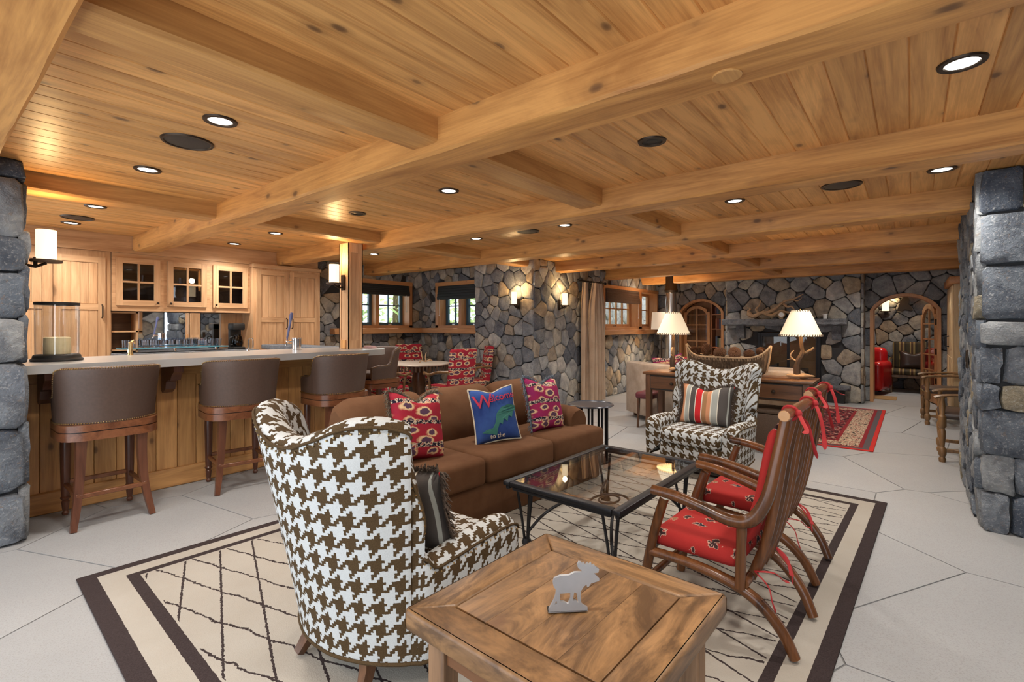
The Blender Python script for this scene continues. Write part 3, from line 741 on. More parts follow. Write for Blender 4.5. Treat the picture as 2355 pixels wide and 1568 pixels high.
for x, y, l in [(.99, 2.68, 'lit downlight nearest to the big round speaker by the left cross beam'), (1.0, 3.89, 'lit downlight between the round speaker and the bar-side cross beam'),
                (1.03, 5.45, 'lit downlight above the bar, just behind the cross beam'), (1.04, 6.52, 'lit downlight over the left tall cabinet'),
                (2.6, 2.73, 'lit downlight over the brown sofa, second bay'), (2.59, 5.49, 'lit downlight above the bar tap'), (2.6, 6.6, 'lit downlight in front of the glass-fronted cabinets'),
                (4.24, 3.99, 'lit downlight right of the bar post, third bay'), (4.24, 2.75, 'lit downlight behind the sofa, third bay'), (2.59, -.15, 'largest lit downlight at the upper right corner'),
                (4.28, -.15, 'lit downlight right of the oval-looking speaker, above the right pier'), (4.29, 1.13, 'lit downlight left of the right-hand speaker'),
                (4.24, 6.0, 'lit downlight over the dining table'), (5.88, 2.9, 'lit downlight glowing between two far beams'), (5.88, .6, 'lit downlight in front of the far table lamp'),
                (7.55, 2.9, 'lit downlight behind the fifth long beam, curtain side'), (7.55, .6, 'lit downlight behind the fifth long beam, pier side'), (9.2, 3.3, 'lit downlight near the arched bookcase'), (9.2, .5, 'lit downlight near the arched doorway'), (9.2, 1.9, 'fill downlight added above the hearth to brighten the stone'),  # the hearth one is an unseen extra, added to brighten the chimney stone
                (.99, .6, 'lit downlight over the square wooden table'), (.99, -.8, 'lit downlight behind the camera'), (-.7, .6, 'lit downlight behind the camera, far bay'), (-.7, 2.7, 'lit downlight behind the camera, pier bay')]:
    downlight(x, y, l)
downlight(2.61, 1.12, 'unlit dark downlight between the long beams over the coffee table', False)
downlight(2.60, 3.93, 'unlit dark downlight left of the bar post', False)
sp0 = None
downlight(12.0, .2, 'fill downlight added to brighten the small room beyond the arch')  # unseen fill lamp, added to lift the dark back room
for x, y, l in [(.99, 3.13, 'large round dark ceiling speaker nearest to the camera'), (1.03, 6.15, 'round ceiling speaker over the bar cabinets'), (4.30, .40, 'round ceiling speaker near the right pier'), (4.26, 3.24, 'round ceiling speaker beyond the sofa')]:
    if sp0 is None:
        sp0 = thing('ceiling_speaker', l, 'speaker', (x, y, CEIL), 0, 'round ceiling speakers')
        MB().lathe([(.108, -.002), (.112, -.009), (.124, -.009), (.128, 0)], 36, cap=False).build('bezel', M['bronze'], sp0); MB().lathe([(0, -.007), (.10, -.006), (.113, -.003)], 36).build('grille', M['grille'], sp0)
    else: dup(sp0, (x, y, CEIL), 0, l)
# ------------------------------------------------------------ wall sconces
def sconce(label, loc, rz, r, h, w, proto={}):
    t = thing('wall_sconce', label, 'wall light', loc, rz, 'alabaster cylinder sconces')
    MB().rbox(.0, .018, -.028, .028, -.11, .06, .004, 1).build('backplate', M['bronze'], t)
    MB().tube([(.01, 0, -.075), (.06, 0, -.085), (.115, 0, -.055)], .010, 8).box(.05, .07, -.012, .012, -.08, -.02).build('arm', M['bronze'], t)
    MB().lathe([(0, -.05), (r + .028, -.05), (r + .03, -.044), (r + .03, -.034), (0, -.034)], 24, (.115, 0, 0)).build('tray', M['twig'], t)
    MB().lathe([(r, -.034), (r, h - .034), (r - .006, h - .034), (r - .006, -.03)], 24, (.115, 0, 0), cap=False).build('shade', M['alab'], t)
    c = Matrix.Translation(loc) @ Matrix.Rotation(rz, 4, 'Z') @ Vector((.115, 0, h * .5))
    l = lamp_point('sconce_lamp', (c.x, c.y, c.z + h * .62), w, (1, .66, .30), r * .8)
    return t
sconce('lit cylinder sconce on the left stone pier', (.495, 4.62, 1.83), 0, .055, .205, 5)
sconce('lit cylinder sconce on the bar post', (3.048, 4.87, 1.84), math.pi, .052, .20, 6)
sconce('lit cylinder sconce on the stone corner, the left one of the pair', (5.99, 4.73, 1.70), math.pi, .042, .19, 5)
sconce('lit cylinder sconce on the stone corner, the right one of the pair', (6.67, 4.44, 1.70), R(-90), .042, .19, 5)
sconce('lit sconce in the small room beyond the arch', (13.24, .44, 1.68), math.pi, .06, .24, 14)
# ------------------------------------------------------------ bar
bar = thing('bar_counter', 'long knotty wood bar with vertical boards and grey metal top', 'bar', (0, 0, 0))
MB().box(.46, 3.26, 4.83, 5.22, .0, 1.028).build('body', M['barX'], bar, None)
rnd = random.Random(9); x = .46
while x < 3.05:
    w = rnd.choice((.125, .135, .15, .14)); x1 = min(x + w, 3.06)
    MB().rbox(x + .001, x1 - .001, 4.806, 4.83, .15, .94, .004, 1).build('board', M['barZ'], bar); x = x1
MB().rbox(.46, 3.06, 4.785, 4.83, .0, .155, .008, 1).build('baseboard', M['barX'], bar)
MB().rbox(.46, 3.06, 4.79, 4.83, .93, 1.03, .004, 1).build('top_rail', M['barX'], bar)
cor = [(0, 0), (.30, 0), (.30, -.05), (.25, -.075), (.22, -.12), (.17, -.12), (.12, -.14), (.10, -.20), (.03, -.235), (0, -.22)]
for cx in (.62, 1.36, 2.12, 2.86):
    Mx = Matrix(((0, 0, 1, cx), (-1, 0, 0, 4.79), (0, 1, 0, 1.028), (0, 0, 0, 1)))
    MB().prism(cor, -.035, .035, Mx).build('corbel', M['stoolZ'], bar)
poly = [(.46, 5.30), (.46, 4.40), (3.12, 4.40)] + [(3.12 + .26 * math.sin(a), 4.66 - .26 * math.cos(a)) for a in [R(q) for q in range(10, 91, 10)]] + [(3.38, 5.30)]
MB().prism(poly, 1.03, 1.088).build('worktop', M['zinc'], bar)
rt_ = thing('return_counter', 'grey stone-topped counter running from the bar post to the tall cupboard', 'counter', (0, 0, 0))
MB().rbox(3.03, 3.40, 5.305, 6.83, 1.03, 1.085, .006, 1).build('worktop', M['mantel'], rt_); MB().box(3.10, 3.37, 5.31, 6.83, 0, 1.03).build('body', M['cabZ'], rt_, None)
po = thing('bar_post', 'square panelled wooden post standing on the bar end', 'post', (3.14, 4.87, 1.088))
MB().box(-.082, .082, -.082, .082, 0, 1.162).build('core', M['cabZ'], po, None)
for rz in range(4):
    Mx = Matrix.Rotation(rz * math.pi / 2, 4, 'Z')
    for a, b, c, d in ((-.09, -.058, 0, 1.162), (.058, .09, 0, 1.162)): MB().box(a, b, -.09, -.080, c, d, Mx).build('stile', M['cabZ'], po, None)
    MB().box(-.058, .058, -.09, -.080, 0, .09, Mx).build('rail', M['cabZ'], po, None); MB().box(-.058, .058, -.09, -.080, 1.06, 1.162, Mx).build('rail', M['cabZ'], po, None)
MB().rbox(-.10, -.09, -.05, .05, .0, .10, .004, 1).build('base_block', M['barZ'], po)
# hurricane candle, tap, faucet, napkin on the bar
h = thing('hurricane_candle', 'thick cream candle in a clear hurricane glass on the bar', 'candle', (.70, 4.86, 1.089))
MB().lathe([(0, 0), (.145, 0), (.148, .012), (.135, .022), (.132, .040), (.12, .048), (0, .048)], 36).build('base', M['black'], h)
MB().lathe([(.122, .048), (.125, .41), (.121, .41), (.118, .050)], 36, cap=False).build('glass', M['amber'], h)
MB().lathe([(.117, .405), (.128, .405), (.128, .425), (.117, .425), (.117, .405)], 36, cap=False).build('rim', M['black'], h)
MB().lathe([(0, .049), (.075, .049), (.077, .06), (.076, .165), (.068, .172), (0, .166)], 28).tube([(0, 0, .165), (.003, 0, .18)], .002, 5).build('candle', M['wax'], h)
t = thing('beer_tap', 'chrome beer tap column with a slanted blue lever on the bar', 'beer tap', (2.62, 5.08, 1.089))
MB().lathe([(0, 0), (.055, 0), (.055, .004), (.047, .006), (.047, .115), (.05, .118), (.05, .125), (0, .125)], 28).build('column', M['chrome'], t)
MB().tube([(-.04, 0, .09), (-.10, 0, .09), (-.115, 0, .07), (-.118, 0, .045)], .009, 8).ell((-.10, 0, .09), .016).build('spout', M['chrome'], t)
MB().tube([(-.10, 0, .09), (-.10, 0, .13), (-.075, 0, .25), (-.06, 0, .34)], [.006, .01, .012, .012], 8).tube([(-.068, 0, .30), (-.058, 0, .35), (-.05, 0, .39)], [.012, .02, .014], 8).build('lever', plain('blue_tap_lever', (.12, .14, .30), .35), t)
t = thing('bar_faucet', 'slim chrome gooseneck faucet left of the beer tap', 'faucet', (2.18, 5.2, 1.089))
MB().tube(spline([(-.0, 0, 0), (0, 0, .10), (.012, 0, .125), (.035, 0, .125), (.046, 0, .10), (.046, 0, .03)], 16), .006, 8).lathe([(0, 0), (.018, 0), (.016, .012), (0, .012)], 12).build('spout', M['chrome'], t)
t = thing('sink_faucet', 'bronze sink faucet behind the bar near the hurricane glass', 'faucet', (1.22, 5.22, 1.089))
MB().lathe([(0, 0), (.022, 0), (.016, .02), (.013, .10), (.016, .11), (0, .118)], 14).build('column', M['brass'], t); MB().tube(spline([(0, 0, .10), (.03, .04, .125), (.05, .08, .10)], 8), .008, 8).build('spout', M['brass'], t)
o = MB().rbox(3.22, 3.34, 4.66, 4.80, 1.089, 1.10, .004, 1).rbox(3.235, 3.33, 4.67, 4.77, 1.1, 1.116, .006, 2).build('folded_napkin', M['napkin']); tag(o, 'pale pink folded napkin on the rounded bar end', 'napkin')
# ------------------------------------------------------------ cabinets behind the bar
def panel_door(parent, x0, x1, z0, z1, y, mid, n, hx, hz=None, st=.065):
    d = MB().box(x0, x0 + st, y - .022, y, z0, z1).build('door', M['cabZ'], parent, None); MB().box(x1 - st, x1, y - .022, y, z0, z1).build('stile', M['cabZ'], d, None)
    for a, b in ((z0, z0 + st), (mid - st / 2, mid + st / 2), (z1 - st, z1)): MB().box(x0 + st, x1 - st, y - .021, y, a, b).build('rail', M['cabX'], d, None)
    for a, b in ((z0 + st, mid - st / 2), (mid + st / 2, z1 - st)):
        pw = (x1 - x0 - 2 * st) / n
        for i in range(n): MB().rbox(x0 + st + i * pw + .0015, x0 + st + (i + 1) * pw - .0015, y - .012, y, a + .002, b - .002, .002, 1).build('panel_board', M['cabZ'], d, None)
    if hx is not None: MB().tube([(hx, y - .022, hz), (hx, y - .05, hz + .012), (hx, y - .05, hz + .13), (hx, y - .022, hz + .142)], .007, 7).build('handle', M['bronze'], d)
    return d
cl = thing('tall_cabinet', 'tall light wood cupboard beside the left pier', 'cabinet', (0, 0, 0), 0, 'light wood bar cabinets')
MB().box(.47, 1.455, 7.0, 7.29, 0, 2.17).build('body', M['cabZ'], cl, None)
panel_door(cl, .50, .955, .1, 2.10, 7.0, 1.55, 4, None); panel_door(cl, .975, 1.405, .1, 2.10, 7.0, 1.55, 4, 1.375, 1.43)
cr = thing('tall_cabinet', 'tall two-door wood cupboard right of the glass-fronted cabinets', 'cabinet', (0, 0, 0), 0, 'light wood bar cabinets')
MB().box(2.955, 3.92, 6.90, 7.29, 0, 2.17).build('body', M['cabZ'], cr, None); MB().rbox(2.94, 3.93, 6.87, 7.0, 2.13, 2.18, .006, 1).build('cornice', M['cabX'], cr)
panel_door(cr, 2.99, 3.435, .1, 2.10, 6.90, 1.42, 3, 3.40, 1.30); panel_door(cr, 3.445, 3.89, .1, 2.10, 6.90, 1.42, 3, 3.48, 1.30)
IN = wood('cabinet_interior', (.06, .028, .014), (.13, .065, .03), 'X', .5)
for i, (a, b, l, side) in enumerate(((1.46, 1.955, 'leftmost glass-fronted wall cabinet over the bar mirror', 1), (1.955, 2.455, 'middle glass-fronted wall cabinet over the bar mirror', 0), (2.455, 2.95, 'rightmost glass-fronted wall cabinet over the bar mirror', 0))):
    c = thing('wall_cabinet', l, 'cabinet', (0, 0, 0), 0, 'glass-fronted wall cabinets')
    z0, z1 = 1.51, 2.17
    MB().box(a + .001, a + .02, 7.001, 7.29, z0, z1 - .002).box(b - .02, b - .001, 7.001, 7.29, z0, z1 - .002).box(a + .02, b - .02, 7.001, 7.27, z0, z0 + .02).box(a + .02, b - .02, 7.001, 7.27, z1 - .02, z1 - .002).box(a + .02, b - .02, 7.27, 7.29, z0, z1 - .002).build('carcass', IN, c, None)
    MB().box(a + .02, b - .02, 7.03, 7.27, 1.835, 1.85).build('shelf', IN, c, None)
    MB().box(a, a + .035, 6.985, 7.0, z0, z1).box(b - .035, b, 6.985, 7.0, z0, z1).box(a + .035, b - .035, 6.985, 7.0, z0, z0 + .06).box(a + .035, b - .035, 6.985, 7.0, z1 - .05, z1).build('face_frame', M['cabX'], c, None)
    x0, x1, u0, u1, s = a + .036, b - .036, z0 + .062, z1 - .052, .062
    d = MB().box(x0, x0 + s, 6.965, 6.988, u0, u1).build('door', M['cabZ'], c, None); MB().box(x1 - s, x1, 6.965, 6.988, u0, u1).build('stile', M['cabZ'], d, None)
    for q, w in ((u0, u0 + s), (u1 - s, u1)): MB().box(x0 + s, x1 - s, 6.966, 6.988, q, w).build('rail', M['cabX'], d, None)
    xm = (x0 + x1) / 2; um = (u0 + u1) / 2
    MB().box(xm - .01, xm + .01, 6.967, 6.987, u0 + s, u1 - s).build('muntin', M['cabZ'], d, None); MB().box(x0 + s, x1 - s, 6.968, 6.986, um - .01, um + .01).build('muntin', M['cabX'], d, None)
    for px in ((x0 + s, xm - .01), (xm + .01, x1 - s)):
        for pz in ((u0 + s, um - .01), (um + .01, u1 - s)): MB().box(px[0], px[1], 6.975, 6.980, pz[0], pz[1]).build('pane', M['cup'], d, None)
    kx = x1 - .03 if side else x0 + .03
    MB().tube([(kx, 6.965, u0 + .035), (kx, 6.945, u0 + .035)], .006, 8).ell((kx, 6.942, u0 + .035), (.014, .008, .014)).build('knob', M['bronze'], d)
fa = MB().box(.47, 3.93, 6.975, 7.3, 2.172, CEIL - .001).build('trim_%d' % tn, M['cabX'], None, None); tn += 1; tag(fa, 'plain wooden fascia between the bar cabinets and the ceiling', kind='structure')
# backsplash zone
bc = thing('back_counter', 'dark counter along the mirrored bar wall', 'counter', (0, 0, 0)); MB().box(1.457, 2.953, 6.72, 7.29, 0, .985).build('body', M['cabZ'], bc, None); MB().rbox(1.457, 2.953, 6.70, 7.29, .987, 1.03, .006, 1).build('worktop', M['mantel'], bc)
mi = thing('bar_mirror', 'wide mirror on the wall under the glass-fronted cabinets', 'mirror', (0, 0, 0)); MB().box(1.74, 2.68, 7.27, 7.295, 1.032, 1.505).build('mirror_glass', M['mirror'], mi, None)
MB().box(2.682, 2.95, 7.24, 7.295, 1.032, 1.505).build('side_panel', M['cabZ'], mi, None)
cu = thing('wine_cubby', 'small open wooden cubby left of the bar mirror', 'shelf', (0, 0, 0))
MB().box(1.465, 1.70, 7.25, 7.29, 1.05, 1.50).build('back', IN, cu, None)
for z in (1.05, 1.265, 1.485): MB().box(1.465, 1.72, 7.05, 7.29, z, z + .018).build('shelf', M['cabX'], cu, None)
MB().box(1.70, 1.722, 7.05, 7.29, 1.032, 1.503).build('side', M['cabZ'], cu, None); MB().box(1.458, 1.472, 7.05, 7.29, 1.032, 1.503).build('side', M['cabZ'], cu, None)
gs = thing('glass_shelf', 'long glass shelf holding tumblers in front of the mirror', 'shelf', (0, 0, 0))
MB().box(1.50, 2.60, 6.76, 7.0, 1.075, 1.087).build('pane', plain('blue_edge_glass', (.10, .32, .42), .1, var=.05, bump=0), gs, None)
for xx in (1.6, 2.05, 2.5): MB().lathe([(0, 1.031), (.02, 1.031), (.02, 1.075), (0, 1.075)], 10, (xx, 6.9, 0)).build('support', M['chrome'], gs)
g0 = None; k = 0
ORD = ['first', 'second', 'third', 'fourth', 'fifth', 'sixth', 'seventh', 'eighth', 'ninth', 'tenth', 'eleventh', 'twelfth', 'thirteenth']
for r, yy in enumerate((6.83, 6.92)):
    for i in range(13):
        xx = 1.56 + i * .079
        if 5 <= i <= 6 and r == 0: continue
        if g0 is None:
            g0 = MB().lathe([(.0, .002), (.026, .002), (.032, .09), (.030, .09), (.0245, .008), (0, .008)], 12, cap=False).build('tumbler', M['cup']); g0.location = (xx, yy, 1.087)
            tag(g0, 'clear tumbler in the two rows on the glass shelf', 'glass', 'tumblers on the glass shelf')
        else:
            o = g0.copy(); COL.objects.link(o); o.location = (xx, yy, 1.087)
        (o if k else g0)['label'] = 'clear tumbler, %s from the left in the %s row on the glass shelf' % (ORD[i], ('front', 'rear')[r]); k += 1
for i in range(9):
    o = g0.copy(); COL.objects.link(o); o.location = (1.56 + (i // 3) * .5 + (i % 3) * .11, 7.13, 1.531 if i % 2 else 1.851); o['label'] = '%s glass inside the %s glass-fronted wall cabinet' % (('left', 'middle', 'right')[i % 3], ('leftmost', 'centre', 'rightmost')[i // 3]); o['group'] = 'glasses inside the wall cabinets'
cm = thing('coffee_maker', 'black coffee maker at the right end of the mirror', 'coffee maker', (2.76, 6.93, 1.031))
MB().rbox(-.075, .075, -.09, .10, 0, .03, .008, 2).build('base', M['black'], cm); MB().rbox(-.07, .07, .03, .10, .03, .33, .01, 2).build('tank', M['black'], cm); MB().rbox(-.075, .075, -.08, .10, .25, .34, .015, 2).build('head', M['black'], cm)
cf = MB().lathe([(0, 0), (.055, .0), (.065, .05), (.055, .12), (.04, .15), (.042, .16)], 20, (0, -.03, .032)).build('carafe', thin_glass('smoked_glass', (.12, .06, .04), 1.5), cm); MB().tube(spline([(-.055, -.03, .16), (-.10, -.03, .15), (-.10, -.03, .07), (-.06, -.03, .06)], 8), .008, 6).build('handle', M['black'], cf)
# ------------------------------------------------------------ furniture helpers
def shell(rows, name, mat, parent, nsm=90, nz=9, inner_z=.26):
    """upholstered U-shaped shell; rows run from the front of one side to the middle of the back (faces +X), mirrored in y.
    row = (x, y, top, thickness, lean, bottom)"""
    full = [tuple(r) for r in rows] + [(r[0], -r[1], *r[2:]) for r in rows[-2::-1]]
    # resample with Catmull-Rom on all six numbers
    m = len(full) - 1; S = []
    for k in range(nsm):
        t = k / (nsm - 1) * m; i = min(int(t), m - 1); t -= i; q = []
        for c in range(6):
            p0 = full[max(i - 1, 0)][c]; p1 = full[i][c]; p2 = full[i + 1][c]; p3 = full[min(i + 2, m)][c]
            q.append(.5 * (2 * p1 + (p2 - p0) * t + (2 * p0 - 5 * p1 + 4 * p2 - p3) * t * t + (3 * p1 - p0 - 3 * p2 + p3) * t ** 3))
        S.append(q)
    vs = []; uvs = []; al = 0.0; nprof = None; rim = []
    for k, (x, y, top, th, lean, zb) in enumerate(S):
        a = S[max(k - 1, 0)]; b = S[min(k + 1, nsm - 1)]
        tx, ty = b[0] - a[0], b[1] - a[1]; L = math.hypot(tx, ty) or 1; nx, ny = ty / L, -tx / L
        if nx * x + ny * y < 0 and abs(y) > .05: nx, ny = -nx, -ny
        if abs(y) <= .05: nx, ny = -1.0, 0.0
        ln5 = lean * .45 ** 1.1 / .85 + th / 2; q5 = (x + nx * ln5, y + ny * ln5)
        if k: al += math.hypot(q5[0] - q5p[0], q5[1] - q5p[1])
        q5p = q5
        prof = []; zt = top - th / 2
        for j in range(nz): prof.append((th / 2, zb + (zt - zb) * j / (nz - 1)))
        for j in range(1, 6):
            q = math.pi * j / 6; prof.append((th / 2 * math.cos(q), zt + th / 2 * math.sin(q)))
        zi = min(inner_z, zt - .02)
        for j in range(nz): prof.append((-th / 2, zt + (zi - zt) * j / (nz - 1)))
        nprof = len(prof); pl = 0.0
        for j, (o, z) in enumerate(prof):
            ln = lean * max(0, (z - zb)) ** 1.1 / .85; d = o + ln
            vs.append((x + nx * d, y + ny * d, z))
            if j: pl += math.hypot(o - prof[j - 1][0], z - prof[j - 1][1])
            uvs.append((al, zb + pl))
            if j == nz: rim.append(Vector((x + nx * (d + .004), y + ny * (d + .004), z)))
    fs = []
    for k in range(nsm - 1):
        for j in range(nprof - 1): fs.append((k * nprof + j, k * nprof + j + 1, (k + 1) * nprof + j + 1, (k + 1) * nprof + j))
    fs.append(tuple(range(nprof))[::-1]); fs.append(tuple((nsm - 1) * nprof + j for j in range(nprof)))
    o = len(vs); fs2 = fs
    mb = MB(); mb.add(vs, [f[::-1] for f in fs2]); me = mb.mesh(name, mat, 50)
    uv = me.uv_layers.new(name='UVMap')
    for p in me.polygons:
        for li in p.loop_indices: uv.data[li].uv = uvs[me.loops[li].vertex_index]
        if len(p.vertices) > 4:
            for li in p.loop_indices:
                c = me.vertices[me.loops[li].vertex_index].co; uv.data[li].uv = (c.y, c.z)
    ob = bpy.data.objects.new(name, me); COL.objects.link(ob); ob.parent = parent
    bot = [Vector(vs[k * nprof]) for k in range(nsm)]
    return ob, rim, bot
def nails(pts, every, r, parent, name='nailhead_trim'):
    mb = MB(); acc = 0.0
    for a, b in zip(pts, pts[1:]):
        L = (b - a).length; d = every - acc
        while d < L:
            c = a + (b - a) * (d / L); mb.ell(c, r, 5, 3); d += every
        acc = (acc + L) % every
    mb.build(name, M['brass'], parent, None, kind='stuff')
def text_mesh(txt, size, ext=.0):
    cu = bpy.data.curves.new('t', 'FONT'); cu.body = txt; cu.size = size; cu.extrude = ext; cu.align_x = 'CENTER'; cu.resolution_u = 3
    o = bpy.data.objects.new('t', cu); COL.objects.link(o); dg = bpy.context.evaluated_depsgraph_get()
    me = bpy.data.meshes.new_from_object(o.evaluated_get(dg)); bpy.data.objects.remove(o); return me
def outline_mesh(loops, ext):
    cu = bpy.data.curves.new('c', 'CURVE'); cu.dimensions = '2D'; cu.fill_mode = 'BOTH'; cu.extrude = ext
    for lp in loops:
        sp = cu.splines.new('POLY'); sp.points.add(len(lp) - 1); sp.use_cyclic_u = True
        for p, (x, y) in zip(sp.points, lp): p.co = (x, y, 0, 1)
    o = bpy.data.objects.new('c', cu); COL.objects.link(o); dg = bpy.context.evaluated_depsgraph_get()
    me = bpy.data.meshes.new_from_object(o.evaluated_get(dg)); bpy.data.objects.remove(o); return me
def pil(w, h, t, u, v, side, chop=0.0):
    x = w / 2 * u * (1 - .075 * (1 - v * v)); z = h / 2 * v * (1 - .075 * (1 - u * u))
    if v > 0: z -= chop * v * v * math.exp(-(u / .38) ** 2)
    b = t / 2 * (max(0, 1 - u ** 4) * max(0, 1 - v ** 4)) ** .55
    return x, b * side, z
def pillow(name, label, cat, w, h, t, mat, loc, rot, axis='y', chop=0.0, fringe=None, sides=('l', 'r'), group='scatter cushions', seed=1, piping=None):
    root = thing(name, label, cat, loc, 0, group); root.rotation_euler = rot
    sw = (lambda p: p) if axis == 'y' else (lambda p: (p[1], p[0], p[2]))
    n = 17; mb = MB()
    for side in (-1, 1):
        g = [[sw(pil(w, h, t, -1 + 2 * i / (n - 1), -1 + 2 * j / (n - 1), side, chop)) for j in range(n)] for i in range(n)]
        vs = [p for r_ in g for p in r_]; fs = [(i * n + j, (i + 1) * n + j, (i + 1) * n + j + 1, i * n + j + 1) for i in range(n - 1) for j in range(n - 1)]
        if (side > 0) != (axis != 'y'): fs = [f[::-1] for f in fs]
        mb.add(vs, fs)
    bm = bmesh.new(); me = mb.mesh('t', mat); bm.from_mesh(me); bmesh.ops.remove_doubles(bm, verts=bm.verts, dist=.0008); bm.to_mesh(me); bm.free()
    for p in me.polygons: p.use_smooth = True
    o = bpy.data.objects.new('cover', me); COL.objects.link(o); o.parent = root
    rr = random.Random(seed)
    ed = []
    for s in sides:
        for k in range(60):
            q = -1 + 2 * k / 59
            ed.append({'l': (-1, q), 'r': (1, q), 't': (q, 1), 'b': (q, -1)}[s])
    if fringe:
        mb = MB()
        for u, v in ed:
            for _ in range(3):
                p = Vector(sw(pil(w, h, t, u, v + rr.uniform(-.01, .01), 0, chop))); out = Vector(sw((u if abs(u) == 1 else rr.uniform(-.3, .3), rr.uniform(-.6, .6), v if abs(v) == 1 and abs(u) != 1 else rr.uniform(-.7, .4)))).normalized()
                L = rr.uniform(.018, .045); mid = p + out * L * .6 + Vector((rr.uniform(-.008, .008),) * 3)
                mb.tube([p, mid, p + out * L + Vector((0, 0, -.012))], [.0035, .003, .001], 3)
        mb.build('fringe', fringe, root, None, kind='stuff')
    if piping:
        pts = [Vector(sw(pil(w, h, t, u, v, 0, chop))) for u, v in [(q, 1) for q in [-1 + .1 * k for k in range(21)]] + [(1, q) for q in [1 - .1 * k for k in range(21)]] + [(q, -1) for q in [1 - .1 * k for k in range(21)]] + [(-1, q) for q in [-1 + .1 * k for k in range(21)]]]
        MB().tube(pts, .006, 6, closed=True).build('piping', piping, root)
    return root
RUGZ = .012
# ------------------------------------------------------------ trellis rug
def rug_mat(L, Wd):
    n = NT('trellis_rug'); tc = n.new('ShaderNodeTexCoord'); s = n.new('ShaderNodeSeparateXYZ'); n.link(tc.outputs['Object'], s.inputs[0])
    ob = tc.outputs['Object']; w1 = n.math('MULTIPLY', n.math('SUBTRACT', n.noise(ob, 55, 1), .5), .012); w2 = n.math('MULTIPLY', n.math('SUBTRACT', n.noise(ob, 6, 2), .5), .085)
    x = n.math('ADD', s.outputs[0], n.math('ADD', w1, n.math('MULTIPLY', w2, .35))); y = n.math('ADD', s.outputs[1], n.math('ADD', w1, w2))
    PX, PY = .178, .562
    def saw(sign):
        f = n.math('ADD', n.math('DIVIDE', x, PX), n.math('MULTIPLY', n.math('DIVIDE', y, PY), sign))
        return n.math('ABSOLUTE', n.math('SUBTRACT', n.math('FRACT', n.math('ADD', f, 50.27)), .5))
    d = n.math('MINIMUM', saw(1), saw(-1))
    bead = n.noise(n.coord('Object', (90, 90, 1)), 1.0, 0)
    thr = n.math('ADD', .006, n.math('MULTIPLY', bead, .045))
    line = n.math('LESS_THAN', d, thr)
    ex = n.math('SUBTRACT', L / 2, n.math('ABSOLUTE', n.math('ADD', s.outputs[0], n.math('MULTIPLY', w1, .5)))); ey = n.math('SUBTRACT', Wd / 2, n.math('ABSOLUTE', n.math('ADD', s.outputs[1], n.math('MULTIPLY', w1, .3))))
    # distance measured so that the ends carry broader stripes than the sides
    e = n.math('MINIMUM', n.math('DIVIDE', ex, 1.0), n.math('MULTIPLY', ey, 1.15))
    bd = n.ramp(n.math('MULTIPLY', e, 2.0), [(0, (1, 1, 1)), (.15, (0, 0, 0)), (.36, (1, 1, 1)), (.465, (0, 0, 0))], 'CONSTANT')
    inside = n.math('GREATER_THAN', e, .245)
    k = n.math('MAXIMUM', n.math('MULTIPLY', line, inside), bd)
    f = n.noise(ob, 200, 2); g = n.noise(ob, 4, 3)
    cream = n.mix(g, (.34, .305, .255), (.415, .39, .35)); cream = n.mix(n.math('MULTIPLY', f, .35), cream, (.29, .25, .205))
    c = n.mix(k, cream, n.mix(f, (.018, .012, .012), (.062, .046, .045)))
    n.bump(n.math('ADD', f, n.math('MULTIPLY', k, .5)), .4, .004)
    return n.fin(c, .95, 0, .1)
RL, RW = 4.22, 3.12
rug = MB().rbox(-RL / 2, RL / 2, -RW / 2, RW / 2, .0005, RUGZ, .005, 2).build('area_rug', rug_mat(RL, RW)); rug.location = (2.615, 1.785, 0); rug.rotation_euler = (0, 0, R(-2.2))
tag(rug, 'large cream rug with dark trellis lines and striped black border', 'rug')
# ------------------------------------------------------------ houndstooth wing chairs
wc1 = thing('wing_chair', 'houndstooth wing chair seen from behind, nearest to the camera', 'armchair', (1.27, 1.74, RUGZ), R(3), 'houndstooth wing chairs')
rows = [(.41, -.335, .47, .13, .03, .13), (.35, -.345, .515, .14, .03, .13), (.14, -.345, .515, .135, .04, .13), (0, -.34, .50, .125, .05, .13), (-.085, -.33, .50, .115, .06, .13), (-.097, -.325, .62, .105, .07, .13), (-.105, -.32, .80, .10, .08, .13),
        (-.112, -.31, .96, .10, .10, .13), (-.135, -.285, 1.02, .105, .13, .13), (-.18, -.21, 1.03, .115, .17, .13), (-.212, -.12, .985, .125, .18, .13), (-.225, -.05, .95, .13, .18, .13), (-.227, 0, .945, .13, .18, .13)]
sh, rim, bot = shell(rows, 'shell', M['hound'], wc1, 130)
MB().tube(rim, .0055, 6).build('piping', M['hound'], wc1)
nails([p + Vector((0, 0, -.018)) for p in rim], .03, .0045, wc1)
MB().tube([p + Vector((0, 0, .0)) for p in bot], .008, 6).build('welt', M['hound'], wc1)
MB().rbox(-.20, .405, -.285, .285, .13, .29, .03, 3).build('seat_base', M['hound'], wc1, boxuv=True)
mb = MB(); mb.rbox(-.20, .45, -.275, .275, .28, .425, .055, 4)
for v in mb.v:
    if v.z > .38: v.z += .02 * math.cos((v.x - .1) * 3.5) * math.cos(v.y * 4.5)
mb.build('seat_cushion', M['hound'], wc1, boxuv=True)
MB().grid(lambda u, v: (-.175 - .10 * v - .04 * math.cos((u - .5) * 3.0) + .03, (-.26 + .52 * u) * (1 + .1 * v), .36 + .50 * v), 12, 10).build('back_pad', M['hound'], wc1, boxuv=True)
for sx, sy in ((.30, -.27), (.30, .27)): MB().tube([(sx, sy, .12), (sx + .005, sy, .0)], [.026, .018], 8).build('leg', M['darkZ'], wc1)
